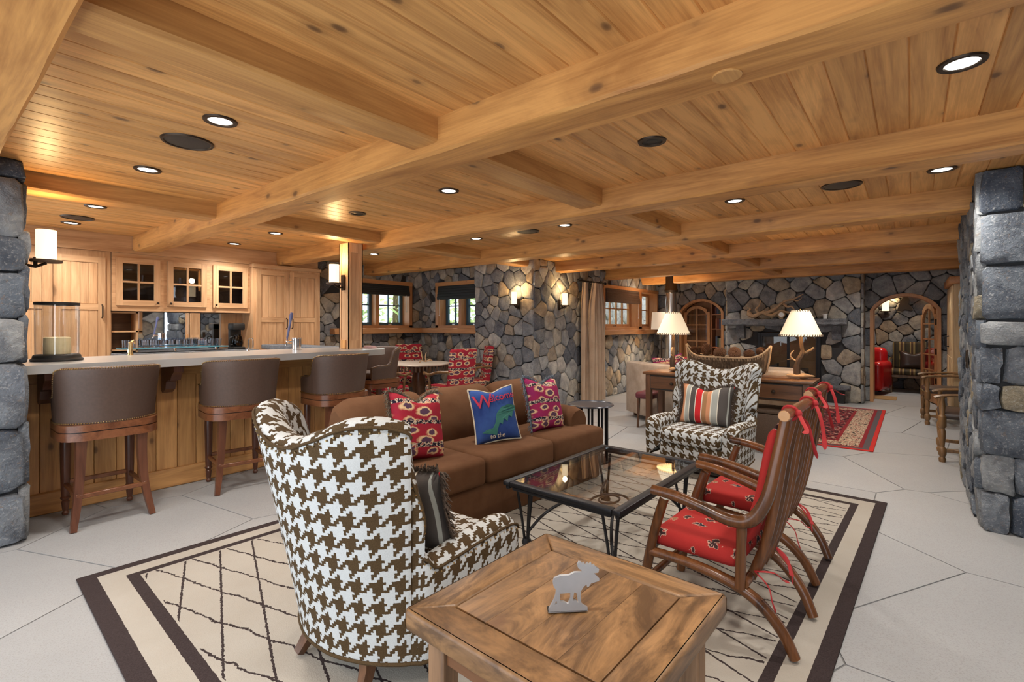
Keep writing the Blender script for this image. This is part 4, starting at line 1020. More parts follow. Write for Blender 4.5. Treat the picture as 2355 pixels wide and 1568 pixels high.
for sy in (-.14, .14): MB().tube([(-.20, sy * 1.2, .16), (-.215, sy * 1.3, .08), (-.255, sy * 1.45, .012)], [.036, .030, .022], 4).build('leg', M['darkZ'], wc1)
wc2 = dup(wc1, (4.76, 1.50, RUGZ), R(176), 'houndstooth wing chair facing the camera beyond the coffee table'); wc2.scale = (1, 1, .95)
pillow('throw_pillow', 'striped serape pillow with dark fringe in the near wing chair', 'pillow', .48, .36, .15, M['serape'], (1.29, 1.63, .62), (0, R(16), R(188)), 'x', .03, M['fringeD'], ('l', 'r', 't'), 'serape pillows', 3)
pillow('throw_pillow', 'striped serape pillow with dark fringe in the far wing chair', 'pillow', .48, .38, .15, M['serape'], (4.74, 1.50, .60), (0, R(-16), R(178)), 'x', .05, M['fringeD'], ('l', 'r', 't'), 'serape pillows', 4)
# ------------------------------------------------------------ brown sofa
so = thing('brown_sofa', 'three-seat chocolate brown sofa with rolled arms', 'sofa', (2.84, 2.63, RUGZ), R(-4.5))
def bevel_prism(poly, z0, z1, r, seg=3):
    mb = MB().prism(poly, z0, z1); bm = bmesh.new(); vs = [bm.verts.new(v) for v in mb.v]
    for f in mb.f: bm.faces.new([vs[i] for i in f])
    bmesh.ops.bevel(bm, geom=list(bm.edges), offset=r, segments=seg, profile=.5, affect='EDGES'); bm.verts.index_update()
    out = MB(); out.add([v.co.copy() for v in bm.verts], [tuple(v.index for v in f.verts) for f in bm.faces]); bm.free(); return out
MB().rbox(-1.06, 1.06, -.41, .36, .0, .27, .02, 2).build('base', M['sofa'], so)
for i, pl in enumerate(([(-1.05, -.47), (-.36, -.47), (-.36, .18), (-.84, .18), (-.84, -.27), (-1.05, -.27)], [(-.352, -.475), (.352, -.475), (.352, .18), (-.352, .18)], [(.36, -.47), (1.05, -.47), (1.05, -.27), (.84, -.27), (.84, .18), (.36, .18)])):
    mb = bevel_prism(pl, .27, .45, .042, 3); cx = (-.66, 0, .62)[i]
    for v in mb.v:
        if v.z > .40: v.z += .022 * max(0, math.cos((v.x - cx) * 3.4)) * max(0, math.cos((v.y + .12) * 3.5))
    mb.build('seat_cushion', M['sofa'], so)
bp = [(.13, .36), (.10, .46), (.12, .58), (.165, .70), (.22, .79), (.30, .835), (.375, .80), (.41, .71), (.42, .55), (.42, .30), (.42, .04), (.28, .03), (.20, .2)]
bc_ = (.27, .45)
for i, (a, b) in enumerate(((-1.05, -.353), (-.347, .347), (.353, 1.05))):
    xs = []; n = 40
    def sl(u, v, a=a, b=b):
        x = a + (b - a) * u; d = min(x - a, b - x); s = .80 + .20 * math.sqrt(max(0, 1 - (1 - min(1, d / .13)) ** 2)) if d < .13 else 1.0
        k = int(round(v * len(bp))) % len(bp); py, pz = bp[k]
        bulge = .02 * math.sin(math.pi * u) if py < .3 and pz > .4 else 0
        return (x, bc_[0] + (py - bc_[0]) * s - bulge, bc_[1] + (pz - bc_[1]) * s)
    MB().grid(sl, n, len(bp), False, True, None, True).build('back_cushion', M['sofa'], so, 60)
ap = [(.85, .03), (.85, .40), (.825, .48), (.84, .555), (.90, .60), (.97, .605), (1.04, .575), (1.075, .50), (1.06, .42), (1.05, .40), (1.05, .03)]
for sgn in (1, -1):
    def arm(u, v, sgn=sgn):
        y = -.26 + .66 * u; s = 1 - .08 * max(0, 1 - u / .06) ** 2; k = int(round(v * len(ap))) % len(ap); x, z = ap[k]
        return (sgn * (.95 + (x - .95) * s), y, .3 + (z - .3) * s + .015 * u)
    mb = MB().grid(arm, 14, len(ap), False, True, None, True)
    mb.build('arm', M['sofa'], so, 55)
pillow('throw_pillow', 'red kilim pillow with grey tassels at the left of the sofa', 'pillow', .40, .46, .16, M['kilim'], (2.14, 2.55, .68), (R(-18), R(6), R(-8)), 'y', .06, M['fringe'], ('l', 't'), 'sofa pillows', 5)
bl = pillow('throw_pillow', 'blue denim pillow with red lettering and a green fish', 'pillow', .38, .42, .14, M['denim'], (2.84, 2.48, .665), (R(-16), R(-3), R(-22)), 'y', .03, None, (), 'sofa pillows', 6, piping=M['letter2'])
pillow('throw_pillow', 'violet-red kilim pillow with slate blue tassels at the sofa right', 'pillow', .42, .46, .16, M['kilimV'], (3.46, 2.46, .672), (R(-17), R(4), R(-4)), 'y', .05, M['fringeB'], ('l', 't'), 'sofa pillows', 7)
def on_pillow(me, name, mat, w, h, t, parent, dx, dz, rot=0.0, lift=.005, chop=.03):
    bm = bmesh.new(); bm.from_mesh(me); bmesh.ops.triangulate(bm, faces=bm.faces)
    for _ in range(4): bmesh.ops.subdivide_edges(bm, edges=[e for e in bm.edges if e.calc_length() > .018], cuts=1)
    bm.to_mesh(me); bm.free()
    for v in me.vertices:
        x = v.co.x * math.cos(rot) - v.co.y * math.sin(rot) + dx; z = v.co.x * math.sin(rot) + v.co.y * math.cos(rot) + dz; e = v.co.z
        u = max(-.98, min(.98, x / (w / 2))); q = max(-.98, min(.98, z / (h / 2)))
        b = t / 2 * (max(0, 1 - u ** 4) * max(0, 1 - q ** 4)) ** .55
        v.co = (x, -(b + lift + e), z)
    me.materials.clear(); me.materials.append(mat); o = bpy.data.objects.new(name, me); COL.objects.link(o); o.parent = parent; return o
on_pillow(text_mesh('W', .145, .002), 'lettering', M['letter'], .38, .42, .14, bl, -.105, .055)
on_pillow(text_mesh('elcome', .078, .002), 'lettering', M['letter'], .38, .42, .14, bl, .055, .10, .10)
on_pillow(text_mesh('to the', .05, .002), 'lettering', M['letter2'], .38, .42, .14, bl, -.03, -.175)
fishp = [(x * 1.12, y * 1.05) for x, y in [(-.13, -.10), (-.10, -.085), (-.05, -.075), (-.03, -.045), (-.01, .02), (.03, .06), (.09, .075), (.14, .06), (.145, .03), (.115, .02), (.10, -.02), (.075, -.005), (.06, -.045), (.035, -.02), (.02, -.06), (0, -.045), (-.02, -.09), (-.03, -.13), (-.07, -.115)]]
on_pillow(outline_mesh([fishp], .0025), 'fish_applique', M['fish'], .38, .42, .14, bl, -.005, -.02)
# ------------------------------------------------------------ glass coffee table
ct = thing('coffee_table', 'low black iron coffee table with a clear glass top', 'coffee table', (2.885, 1.53, RUGZ), R(-1))
a, b, zt = .60, .395, .392
for (x0, x1, y0, y1) in ((-a, a, -b, -b + .05), (-a, a, b - .05, b), (-a, -a + .05, -b + .05, b - .05), (a - .05, a, -b + .05, b - .05)):
    r_ = MB().rbox(x0, x1, y0, y1, zt - .028, zt, .008, 2).build('rail', M['iron'], ct); MB().rbox(x0 + .012, x1 - .012, y0 + .012, y1 - .012, zt - .05, zt - .028, .005, 1).build('lower_moulding', M['iron'], r_)
MB().box(-a + .05, a - .05, -b + .05, b - .05, zt - .014, zt - .005).build('glass_top', M['tglass'], ct, None)
for sx in (-1, 1):
    for sy in (-1, 1):
        fx, fy = sx * (a - .11), sy * (b - .10); lg = MB()
        for ox, oy in ((.055, 0), (-.03, .045), (-.03, -.045)):
            lg.tube([(fx + ox * 1.1, fy + oy * 1.1, zt - .05), (fx + ox * .55, fy + oy * .55, .16), (fx + ox * .25, fy + oy * .25, .03)], .0085, 7)
        lg.build('leg', M['iron'], ct); MB().lathe([(0, 0), (.03, 0), (.032, .012), (.022, .034), (0, .036)], 12, (fx, fy, 0)).build('foot', M['iron'], ct)
        MB().tube(spline([(fx, fy, .06), (fx * .8, fy * .78, .17), (fx * .5, fy * .55, .225), (fx * .24, fy * .42, .20), (fx * .12, fy * .28, .17)], 16), .009, 7).build('stretcher', M['iron'], ct)
MB().tube([(.16 * math.cos(q), .115 * math.sin(q), .19) for q in [2 * math.pi * k / 28 for k in range(28)]], .008, 6, closed=True).build('ring', M['iron'], ct)
MB().tube([(.085 * math.cos(q), .06 * math.sin(q), .205) for q in [2 * math.pi * k / 24 for k in range(24)]], .007, 6, closed=True).build('ring', M['iron'], ct)
# ------------------------------------------------------------ square reclaimed table with moose
et = thing('square_table', 'square reclaimed wood table with framed top in front', 'side table', (1.205, .765, RUGZ), R(-1.5))
S_, fw_, z0, z1 = .335, .105, .485, .545
for k in range(4):
    Mx = Matrix.Rotation(k * math.pi / 2, 4, 'Z'); g = .0012
    pr = bevel_prism([(-S_ + .012, -S_), (S_ - .012, -S_), (S_ - .002, -S_ + .008), (S_ - fw_ - g, -S_ + fw_ - g), (-S_ + fw_ + g, -S_ + fw_ - g), (-S_ + .002, -S_ + .008)], z0, z1, .011, 3)
    o = pr.build('frame_board', M['reclX'], et); o.rotation_euler = (0, 0, k * math.pi / 2)
q = S_ - fw_
for k in range(4):
    y0 = -q + k * q / 2; MB().rbox(-q + .003, q - .003, y0 + .0003, y0 + q / 2 - .0003, z0 + .01, z1 - .004, .0008, 1).build('panel_board', M['reclX'], et)
MB().box(-q - .02, q + .02, -q - .02, q + .02, z0 - .001, z0 + .012).build('underboard', M['reclX'], et, None)
for sx in (-1, 1):
    for sy in (-1, 1): MB().rbox(sx * .255 - .032, sx * .255 + .032, sy * .255 - .032, sy * .255 + .032, 0, z0, .006, 1).build('leg', M['reclZ'], et)
for k in range(4):
    o = MB().rbox(-.223, .223, -.272, -.245, .40, z0 - .002, .003, 1).build('apron', M['darkX'], et); o.rotation_euler = (0, 0, k * math.pi / 2)
ol = [(1070, 690), (1075, 660), (1100, 620), (1115, 590), (1125, 560), (1130, 520), (1110, 490), (1105, 460), (1115, 430), (1160, 412), (1230, 410), (1270, 390), (1330, 390), (1325, 375), (1300, 360), (1292, 335), (1305, 312), (1325, 316), (1330, 328), (1348, 322), (1355, 338), (1375, 322), (1382, 336), (1400, 322), (1404, 345), (1425, 338), (1432, 354), (1462, 372), (1455, 398), (1420, 402), (1440, 420), (1465, 445), (1462, 462), (1440, 468), (1400, 478), (1380, 505), (1368, 505), (1365, 485), (1345, 500), (1320, 535), (1318, 580), (1325, 630), (1350, 650), (1372, 660), (1372, 690)]
h1 = [(1158, 548), (1238, 545), (1240, 590), (1222, 628), (1190, 612), (1160, 608)]; h2 = [(1268, 542), (1288, 548), (1300, 625), (1285, 605), (1258, 604)]; h3 = [(1118, 628), (1126, 606), (1138, 606), (1136, 626)]
cv = lambda L: [((x - 1220) * .000362, (690 - y) * .000362) for x, y in L]
me = outline_mesh([cv(ol), cv(h1), cv(h2), cv(h3)], .004); me.materials.clear(); me.materials.append(M['galv'])
mo = thing('moose_figure', 'cut sheet-metal moose silhouette standing on the square table', 'figurine', (1.155, .74, .558), YAW - R(90) + R(4)); o = bpy.data.objects.new('silhouette', me); COL.objects.link(o); o.parent = mo; o.rotation_euler = (R(90), 0, 0)
MB().rbox(-.055, .055, -.004, .022, 0, .0045, .0015, 1).build('base_tab', M['iron'], mo)
# ------------------------------------------------------------ hickory armchairs
hc = thing('hickory_chair', 'bent hickory pole armchair with red print cushions, nearer one', 'armchair', (2.42, .63, RUGZ), R(-2), 'hickory pole armchairs')
def pole(pts, r, name='pole', n=20, par=hc): return MB().tube(spline(pts, n), [r * (1 + .05 * math.sin(7 * i / n * 3)) if not hasattr(r, '__len__') else lerp([(k / (len(r) - 1), q) for k, q in enumerate(r)], i / (n - 1)) for i in range(n)], 9).build(name, M['hickory'], par, 60)
for s in (-1, 1):
    pole([(s * .235, .36, .006), (s * .235, .33, .2), (s * .24, .285, .40), (s * .252, .235, .555)], [.024, .023, .022, .021], 'front_leg')
    pole([(s * .275, .285, .585), (s * .268, .18, .578), (s * .262, .06, .553), (s * .258, -.05, .528), (s * .25, -.13, .545), (s * .24, -.185, .64), (s * .228, -.215, .78), (s * .215, -.25, .97)], [.022, .024, .025, .027, .028, .026, .023, .021], 'arm_and_back_post', 34)
    pole([(s * .238, .31, .285), (s * .235, .15, .285), (s * .228, -.02, .262), (s * .215, -.14, .21), (s * .20, -.225, .12), (s * .185, -.275, .014)], [.021, .022, .023, .024, .023, .022], 'side_rail_and_rear_leg', 28)
    pole([(s * .24, -.085, .25), (s * .247, -.095, .535)], .021, 'rear_post', 6)
    pole([(s * .225, .335, .22), (s * .10, .335, .29), (0, .335, .30)], .014, 'brace', 10)
pole([(-.235, .315, .30), (.235, .315, .30)], .019, 'front_rail', 8); pole([(-.235, -.10, .27), (.235, -.10, .27)], .019, 'rear_rail', 8); pole([(-.225, .345, .13), (.225, .345, .13)], .017, 'stretcher', 8)
tr = pole([(-.27, -.255, .985), (.27, -.255, .985)], .023, 'top_rail', 8)
for s in (-1, 1): MB().lathe([(0, 0), (.022, 0), (.020, .003), (0, .004)], 10, (0, 0, 0), Matrix.Translation((s * .27, -.255, .985)) @ Matrix.Rotation(s * R(90), 4, 'Y')).build('cut_end', M['hick_end'], tr)
for x in (-.135, -.045, .045, .135): MB().tube(spline([(x, -.10, .26), (x, -.155, .42), (x, -.195, .62), (x, -.225, .82), (x, -.258, .975)], 14), .020, 8, flat=.8).build('slat', M['hickory'], hc, 60)
mb = MB().rbox(-.222, .222, -.075, .315, .305, .385, .038, 4)
for v in mb.v:
    if v.z > .35: v.z += .02 * math.cos(v.x * 6) * math.cos((v.y - .1) * 6)
mb.build('seat_cushion', M['red'], hc)
def bcush(u, v):
    q = 2 * math.pi * v; x = .195 * math.copysign(abs(math.cos(q)) ** .35, math.cos(q)); d = .028 * math.copysign(abs(math.sin(q)) ** .7, math.sin(q)); e = min(1, math.sin(math.pi * max(.001, min(.999, u))) * 4) ** .5
    z = .40 + .53 * u; yb = lerp([(.40, -.085), (.62, -.15), (.82, -.185), (.95, -.215)], z)
    return (x * (.9 + .1 * e), yb + d * e + .004, z)
MB().grid(bcush, 14, 24, False, True, None, True).build('back_cushion', M['red'], hc, 60)
def ribbon(pts, w=.010, name='tie'): return MB().tube(spline(pts, 12), [w * .8] * 9 + [w, w * 1.1, w * .3], 6, flat=.25).build(name, M['redties'], hc)
for s in (-1, 1):
    MB().tube([(s * .17 + .006 * math.cos(q * 2), -.255 + .027 * math.cos(q), .985 + .027 * math.sin(q)) for q in [2 * math.pi * k / 14 for k in range(15)]], .007, 6).build('tie_loop', M['redties'], hc)
    MB().ell((s * .17, -.285, .985), (.02, .014, .016), 8, 6).build('tie_knot', M['redties'], hc)
    ribbon([(s * .17, -.285, .985), (s * .13, -.31, .94), (s * .12, -.325, .87), (s * .09, -.335, .80)]); ribbon([(s * .17, -.285, .985), (s * .22, -.31, .96), (s * .26, -.33, .94), (s * .31, -.33, .935)])
    ribbon([(s * .16, -.12, .30), (s * .15, -.17, .25), (s * .17, -.19, .20), (s * .15, -.20, .15)]); ribbon([(s * .16, -.12, .30), (s * .10, -.18, .29), (s * .06, -.21, .25), (s * .03, -.22, .24)])
hc2 = dup(hc, (3.13, .65, RUGZ), R(-2), 'bent hickory pole armchair with red print cushions, farther one')
# ------------------------------------------------------------ bar stools
st = thing('bar_stool', 'brown leather swivel bar stool beside the left pier', 'bar stool', (.90, 4.47, 0), R(90), 'leather bar stools')
rows = [(.19, -.225, .84, .05, .03, .69), (.12, -.24, .862, .052, .05, .69), (.02, -.25, .868, .052, .06, .69), (-.04, -.25, .885, .052, .06, .69), (-.07, -.247, .96, .052, .07, .69), (-.09, -.242, 1.03, .052, .08, .69), (-.13, -.222, 1.066, .052, .11, .69), (-.185, -.16, 1.072, .052, .13, .69), (-.222, -.08, 1.074, .052, .13, .69), (-.23, 0, 1.074, .052, .13, .69)]
sh, rim, bot = shell(rows, 'backrest', M['leather'], st, 80, 8, .72)
nails([Vector((p.x * 1.012, p.y * 1.012, .697)) for p in bot], .0145, .0052, st); nails([p + Vector((0, 0, .004)) for p in rim], .0145, .0052, st)
def rsq(hw, hd, r, n=6):
    out = []
    for cx, cy, a0 in ((hw - r, hd - r, 0), (-hw + r, hd - r, 90), (-hw + r, -hd + r, 180), (hw - r, -hd + r, 270)):
        for k in range(n + 1): q = R(a0 + 90 * k / n); out.append((cx + r * math.cos(q), cy + r * math.sin(q)))
    return out
MB().prism(rsq(.255, .275, .14), .645, .69).build('swivel_ring', M['stoolX'], st); MB().prism(rsq(.245, .265, .13), .638, .646).build('groove', M['black'], st); MB().prism(rsq(.255, .275, .14), .585, .639).build('apron_ring', M['stoolX'], st)
bevel_prism([(x + .035, y) for x, y in rsq(.18, .195, .12)], .691, .775, .03, 3).build('seat_cushion', M['leather'], st)
for s in (-1, 1):
    MB().tube(spline([(-.185, s * .165, .59), (-.18, s * .17, .40), (-.195, s * .185, .20), (-.245, s * .215, .0)], 14), [.042, .040, .038, .037, .036, .035, .034, .033, .031, .030, .029, .027, .025, .024], 4).build('rear_leg', M['stoolZ'], st)
    MB().lathe([(0, 0), (.016, .004), (.021, .02), (.014, .034), (.018, .045), (.022, .085), (.024, .10), (.017, .108), (.026, .118), (.030, .128), (.022, .138), (.024, .15), (.028, .30), (.031, .48), (.030, .56), (.024, .59)], 14, (.195, s * .185, 0)).build('front_leg', M['stoolZ'], st)
    MB().rbox(-.215, .195, s * .185 - .012, s * .185 + .012, .205, .235, .004, 1).build('stretcher', M['stoolX'], st)
MB().rbox(.183, .207, -.185, .185, .22, .25, .004, 1).build('stretcher', M['stoolX'], st); MB().rbox(-.215, -.19, -.185, .185, .20, .23, .004, 1).build('stretcher', M['stoolX'], st)
dup(st, (1.80, 4.48, 0), R(82), 'brown leather swivel bar stool in the middle of the bar'); dup(st, (2.70, 4.47, 0), R(90), 'brown leather swivel bar stool just behind the sofa end'); dup(st, (3.69, 5.22, 0), R(178), 'leather bar stool tucked behind the rounded bar end')
# ------------------------------------------------------------ round metal drink table
dt = thing('drink_table', 'round dark metal table on a ring of bars by the sofa arm', 'side table', (4.27, 2.47, RUGZ))
MB().lathe([(0, .545), (.222, .545), (.228, .552), (.222, .560), (.21, .562), (.205, .556), (0, .556)], 40).build('top', plain('dark_slate_top', (.055, .06, .075), .25, .3, var=.4, nscale=12), dt)
for k in range(10):
    q = 2 * math.pi * k / 10; MB().box(.165 * math.cos(q) - .008, .165 * math.cos(q) + .008, .165 * math.sin(q) - .008, .165 * math.sin(q) + .008, .01, .546).build('bar', M['iron'], dt, None)
MB().lathe([(0, 0), (.19, 0), (.19, .014), (0, .016)], 32).build('base', M['iron'], dt)
# ------------------------------------------------------------ curtain
cu = thing('curtain', 'tan gathered floor-length curtain tied to an iron rod', 'curtain', (0, 0, 0))
def cur(u, v, x0, x1, y0, amp, k):
    z = 2.08 - 2.055 * v; sp = .55 + .45 * min(1, v * 5)
    x = (x0 + x1) / 2 + (u - .5) * (x1 - x0) * sp
    return (x, y0 + amp * math.sin(u * k) * (.5 + .5 * min(1, v * 3)) + .012 * math.sin(u * k * 2.3 + v * 3), z)
MB().grid(lambda u, v: cur(u, v, 7.40, 7.92, 4.29, .05, 34), 80, 14).build('panel', M['tan'], cu, 60)
MB().grid(lambda u, v: cur(u, v, 7.26, 7.50, 4.37, .03, 16), 40, 14).build('lining_panel', M['tan'], cu, 60)
MB().tube([(7.15, 4.36, 2.10), (8.05, 4.36, 2.10)], .014, 10).ell((7.13, 4.36, 2.10), .026).ell((8.07, 4.36, 2.10), .026).build('rod', M['iron'], cu)
for x in (7.45, 7.55, 7.65, 7.75, 7.85): MB().tube([(x, 4.36 + .03 * math.cos(q), 2.085 + .03 * math.sin(q)) for q in [2 * math.pi * k / 12 for k in range(12)]], .004, 5, closed=True).build('ring', M['iron'], cu)
MB().box(7.25, 7.27, 4.36, 4.50, 2.09, 2.11).build('bracket', M['iron'], cu, None)
# ------------------------------------------------------------ dining set
dtb = thing('dining_table', 'round pale-topped dining table with a twig edge in the window corner', 'dining table', (5.0, 5.92, 0))
MB().lathe([(0, .74), (.50, .74), (.51, .75), (.51, .76), (.50, .768), (0, .768)], 8).build('top', plain('bleached_table_top', (.62, .54, .45), .35), dtb)
for k in range(56):
    q = 2 * math.pi * k / 56; MB().tube([(.475 * math.cos(q), .475 * math.sin(q), .66), (.48 * math.cos(q), .48 * math.sin(q), .741)], .014, 5).build('twig', M['twig'], dtb, None)
MB().lathe([(0, 0), (.26, 0), (.25, .05), (.10, .09), (.08, .30), (.11, .45), (.09, .62), (.18, .70), (.18, .741)], 20).build('pedestal', M['darkZ'], dtb)
dc = thing('dining_chair', 'red kilim dining armchair with its back to the sofa', 'dining chair', (4.95, 5.20, 0), R(-4), 'red kilim dining chairs')
mb = MB().rbox(-.235, .235, -.30, -.20, .44, 1.02, .045, 4)
for v in mb.v: v.y -= (v.z - .44) * .14
mb.build('backrest', M['kilim'], dc); MB().rbox(-.25, .25, -.24, .25, .38, .49, .045, 4).build('seat', M['kilim'], dc); MB().rbox(-.235, .235, -.22, .23, .33, .385, .006, 1).build('seat_frame', M['antique'], dc)
for sx in (-1, 1):
    MB().tube([(sx * .21, .21, .36), (sx * .21, .215, .0)], [.026, .02], 8).build('leg', M['antique'], dc); MB().tube([(sx * .21, -.23, .38), (sx * .21, -.26, .2), (sx * .21, -.33, .0)], [.026, .024, .02], 8).build('leg', M['antique'], dc)
    MB().tube(spline([(sx * .25, -.30, .70), (sx * .285, -.10, .69), (sx * .29, .08, .645), (sx * .28, .20, .665), (sx * .265, .22, .64)], 18), [.02] * 13 + [.022, .025, .026, .024, .018], 8).build('arm', M['antique'], dc); MB().tube(spline([(sx * .275, .14, .65), (sx * .27, .10, .55), (sx * .24, .13, .38)], 8), .018, 8).build('arm_post', M['antique'], dc)
dup(dc, (5.66, 5.48, 0), R(52), 'red kilim dining armchair nearest to the sconce corner'); dup(dc, (5.42, 6.58, 0), R(152), 'red kilim dining armchair below the two windows'); dup(dc, (4.27, 5.78, 0), R(-82), 'red kilim dining armchair beside the bar end')
o = MB().tube(spline([(-.12, 0, .01), (-.06, .02, .03), (0, 0, .015), (.06, -.02, .035), (.13, 0, .02)], 14), [.01] * 14, 6).tube(spline([(0, 0, .02), (.01, .02, .09), (.04, .03, .15)], 8), .007, 5).tube(spline([(-.05, .01, .03), (-.06, .02, .1), (-.05, .04, .17)], 8), .006, 5).build('antler_centrepiece', M['antler']); o.location = (5.08, 5.85, .771); tag(o, 'small antler centrepiece on the dining table', 'ornament')
# ------------------------------------------------------------ console table behind the far wing chair
cn = thing('console_table', 'long dark walnut console table behind the far wing chair', 'console table', (0, 0, 0))
X0, X1, Y0, Y1, ZT = 5.76, 6.22, .80, 2.56, .775
MB().rbox(X0 - .02, X1 + .02, Y0 - .03, Y1 + .03, ZT - .03, ZT, .008, 2).build('top', wood('console_top', (.06, .024, .01), (.17, .075, .032), 'Y', .25), cn)
MB().box(X0 + .02, X1 - .01, Y0, Y1, ZT - .225, ZT - .03).build('carcass', M['darkY'], cn, None)
for i, (a, b) in enumerate(((Y0 + .07, Y0 + .60), (Y0 + .64, Y1 - .64), (Y1 - .60, Y1 - .07))):
    MB().rbox(X0 + .004, X0 + .022, a - .012, b + .012, ZT - .212, ZT - .042, .003, 1).build('drawer_bead', M['black'], cn)
    d = MB().rbox(X0 - .002, X0 + .018, a, b, ZT - .20, ZT - .054, .004, 1).build('drawer', M['darkY'], cn); MB().lathe([(0, .025), (.018, .022), (.02, .014), (.008, .006), (.01, 0)], 14, (0, 0, 0), Matrix.Translation((X0 - .002, (a + b) / 2, ZT - .127)) @ Matrix.Rotation(R(-90), 4, 'Y')).build('knob', M['bronze'], d)
for x in (X0 + .035, X1 - .035):
    for y in (Y0 + .035, Y1 - .035): MB().rbox(x - .033, x + .033, y - .033, y + .033, .0, ZT - .031, .004, 1).build('leg', M['darkZ'], cn)
for y, l in ((1.16, 'nearer the doorway'), (1.70, 'beside the wing chair')):
    w = thing('woven_ottoman', 'brown woven leather box ottoman under the console, ' + l, 'ottoman', (5.99, y, 0), 0, 'woven ottomans under the console')
    MB().rbox(-.19, .19, -.25, .25, .03, .40, .02, 2).build('body', M['wicker'], w); MB().rbox(-.195, .195, -.255, .255, .402, .45, .018, 2).build('lid', M['wicker'], w)
    for a in (-.15, .15):
        for b in (-.2, .2): MB().box(a - .02, a + .02, b - .02, b + .02, 0, .03).build('foot', M['black'], w, None)
mr = thing('maroon_stool', 'maroon padded stool peeking out left of the console', 'stool', (6.23, 2.72, 0)); MB().rbox(-.17, .17, -.12, .12, .38, .47, .03, 3).build('seat', plain('maroon_leather', (.12, .02, .03), .4), mr)
for a in (-.13, .13):
    for b in (-.08, .08): MB().tube([(a, b, .385), (a * 1.1, b * 1.1, 0)], [.02, .014], 7).build('leg', M['darkZ'], mr)
# rawhide lamps
lp = thing('branch_lamp', 'lit rawhide-shade lamp on a driftwood branch at the left of the console', 'table lamp', (6.05, 2.32, ZT), R(20), 'rawhide lamps on the console')
mb = MB()
def lumpy(u, v):
    q = 2 * math.pi * v; s = math.sin(math.pi * u) ** .5; return (-.14 + .28 * u, .055 * s * math.cos(q) * (1 + .2 * math.sin(9 * u + q)), .03 + .027 * s * math.sin(q) * (1 + .25 * math.sin(13 * u)))
MB().grid(lumpy, 14, 10, False, True, None, True).build('base', M['antler'], lp)
MB().tube(spline([(-.03, 0, .04), (-.03, .01, .12), (-.015, 0, .20), (.02, 0, .27), (.01, 0, .36), (.0, 0, .50)], 22), [.034] * 6 + [.028] * 8 + [.018] * 8, 8).build('branch', M['twig'], lp)
MB().tube(spline([(-.012, 0, .21), (.05, .01, .27), (.11, .0, .31), (.13, 0, .335)], 12), [.024, .023, .022, .021, .02, .018, .017, .016, .016, .017, .016, .01], 7).build('side_branch', M['twig'], lp)
MB().tube(spline([(-.02, 0, .18), (-.07, .02, .21), (-.09, .02, .25), (-.06, .01, .30)], 12), [.008] * 11 + [.003], 6).tube(spline([(-.07, .02, .21), (-.12, .02, .20)], 5), [.006, .006, .005, .004, .002], 5).build('twig', M['antler'], lp)
MB().tube([(0, 0, .49), (0, 0, .745)], .006, 6).build('stem', M['brass'], lp)
MB().grid(lambda u, v: ((.205 - .118 * u) * math.cos(2 * math.pi * v), (.205 - .118 * u) * math.sin(2 * math.pi * v), .455 + .275 * u), 6, 28, False, True).build('shade', M['shade'], lp)
la = MB()
for k in range(46):
    q = 2 * math.pi * k / 46; r_ = .206; la.tube([(r_ * math.cos(q), r_ * math.sin(q), .452), (.203 * math.cos(q + .05), .203 * math.sin(q + .05), .472)], .0045, 5)
for k in range(24):
    q = 2 * math.pi * k / 24; la.tube([(.089 * math.cos(q), .089 * math.sin(q), .733), (.09 * math.cos(q + .09), .09 * math.sin(q + .09), .716)], .004, 5)
la.build('lacing', M['twig'], lp, None, kind='stuff')
dup(lp, (6.04, .93, ZT), R(-70), 'lit rawhide-shade lamp on a driftwood branch in front of the fireplace')
lamp_point('table_lamp_bulb', (6.05, 2.32, ZT + .58), 6.5); lamp_point('table_lamp_bulb', (6.04, .93, ZT + .58), 6.5)
# canoe with pine cones
ca = thing('bark_canoe', 'birch bark canoe basket filled with pine cones on the console', 'basket', (5.98, 1.665, ZT))
def canoe(u, v, inner=False):
    y = (-.46 + .92 * u) * (1 - .10 * abs(2 * u - 1) ** 6 * (1 - abs(math.cos(math.pi * v)))); e = abs(u - .5) * 2; wd = .11 * max(0, 1 - e ** 5) + .006; top = .205 + .14 * e ** 6; bz = .004 + .05 * e ** 8 + (.012 if inner else 0); q = math.pi * v
    if inner: wd = max(.002, wd - .01)
    return (-wd * math.cos(q) * (1 if .12 < v < .88 else 1), y, bz + (top - bz) * abs(math.cos(q)) ** 1.5)
MB().grid(lambda u, v: canoe(u, v), 34, 13).build('hull', M['bark'], ca, 60); MB().grid(lambda u, v: canoe(u, v, True), 34, 13).build('lining', M['bark'], ca, 60)
for v in (0, 1): MB().tube([Vector(canoe(k / 33, v)) for k in range(34)], .0095, 6).build('gunwale', M['antler'], ca)
for s in (0, 1): MB().tube([Vector(canoe(s, v / 6)) + Vector((0, (s * 2 - 1) * .004, 0)) for v in range(7)], .011, 6).build('stem_post', M['antler'], ca)
for u in (.3, .5, .7): MB().tube([canoe(u, 0), canoe(u, 1)], .009, 6).build('thwart', M['antler'], ca)
st_ = MB()
for k in range(60):
    a = Vector(canoe(k / 59, .02)); st_.tube([a + Vector((-.011, 0, .008)), a + Vector((-.012, .006, -.035))], .0025, 4)
st_.build('stitching', M['antler'], ca, None, kind='stuff')
pc = thing('pine_cone', 'largest pine cone, heaped at the left of the canoe', 'pine cone', (5.98, 1.89, ZT + .275), 0, 'pine cones in the canoe')
MB().ell((0, 0, 0), (.045, .045, .06), 10, 8).build('core', M['cone'], pc)
sc = MB(); rr = random.Random(4)
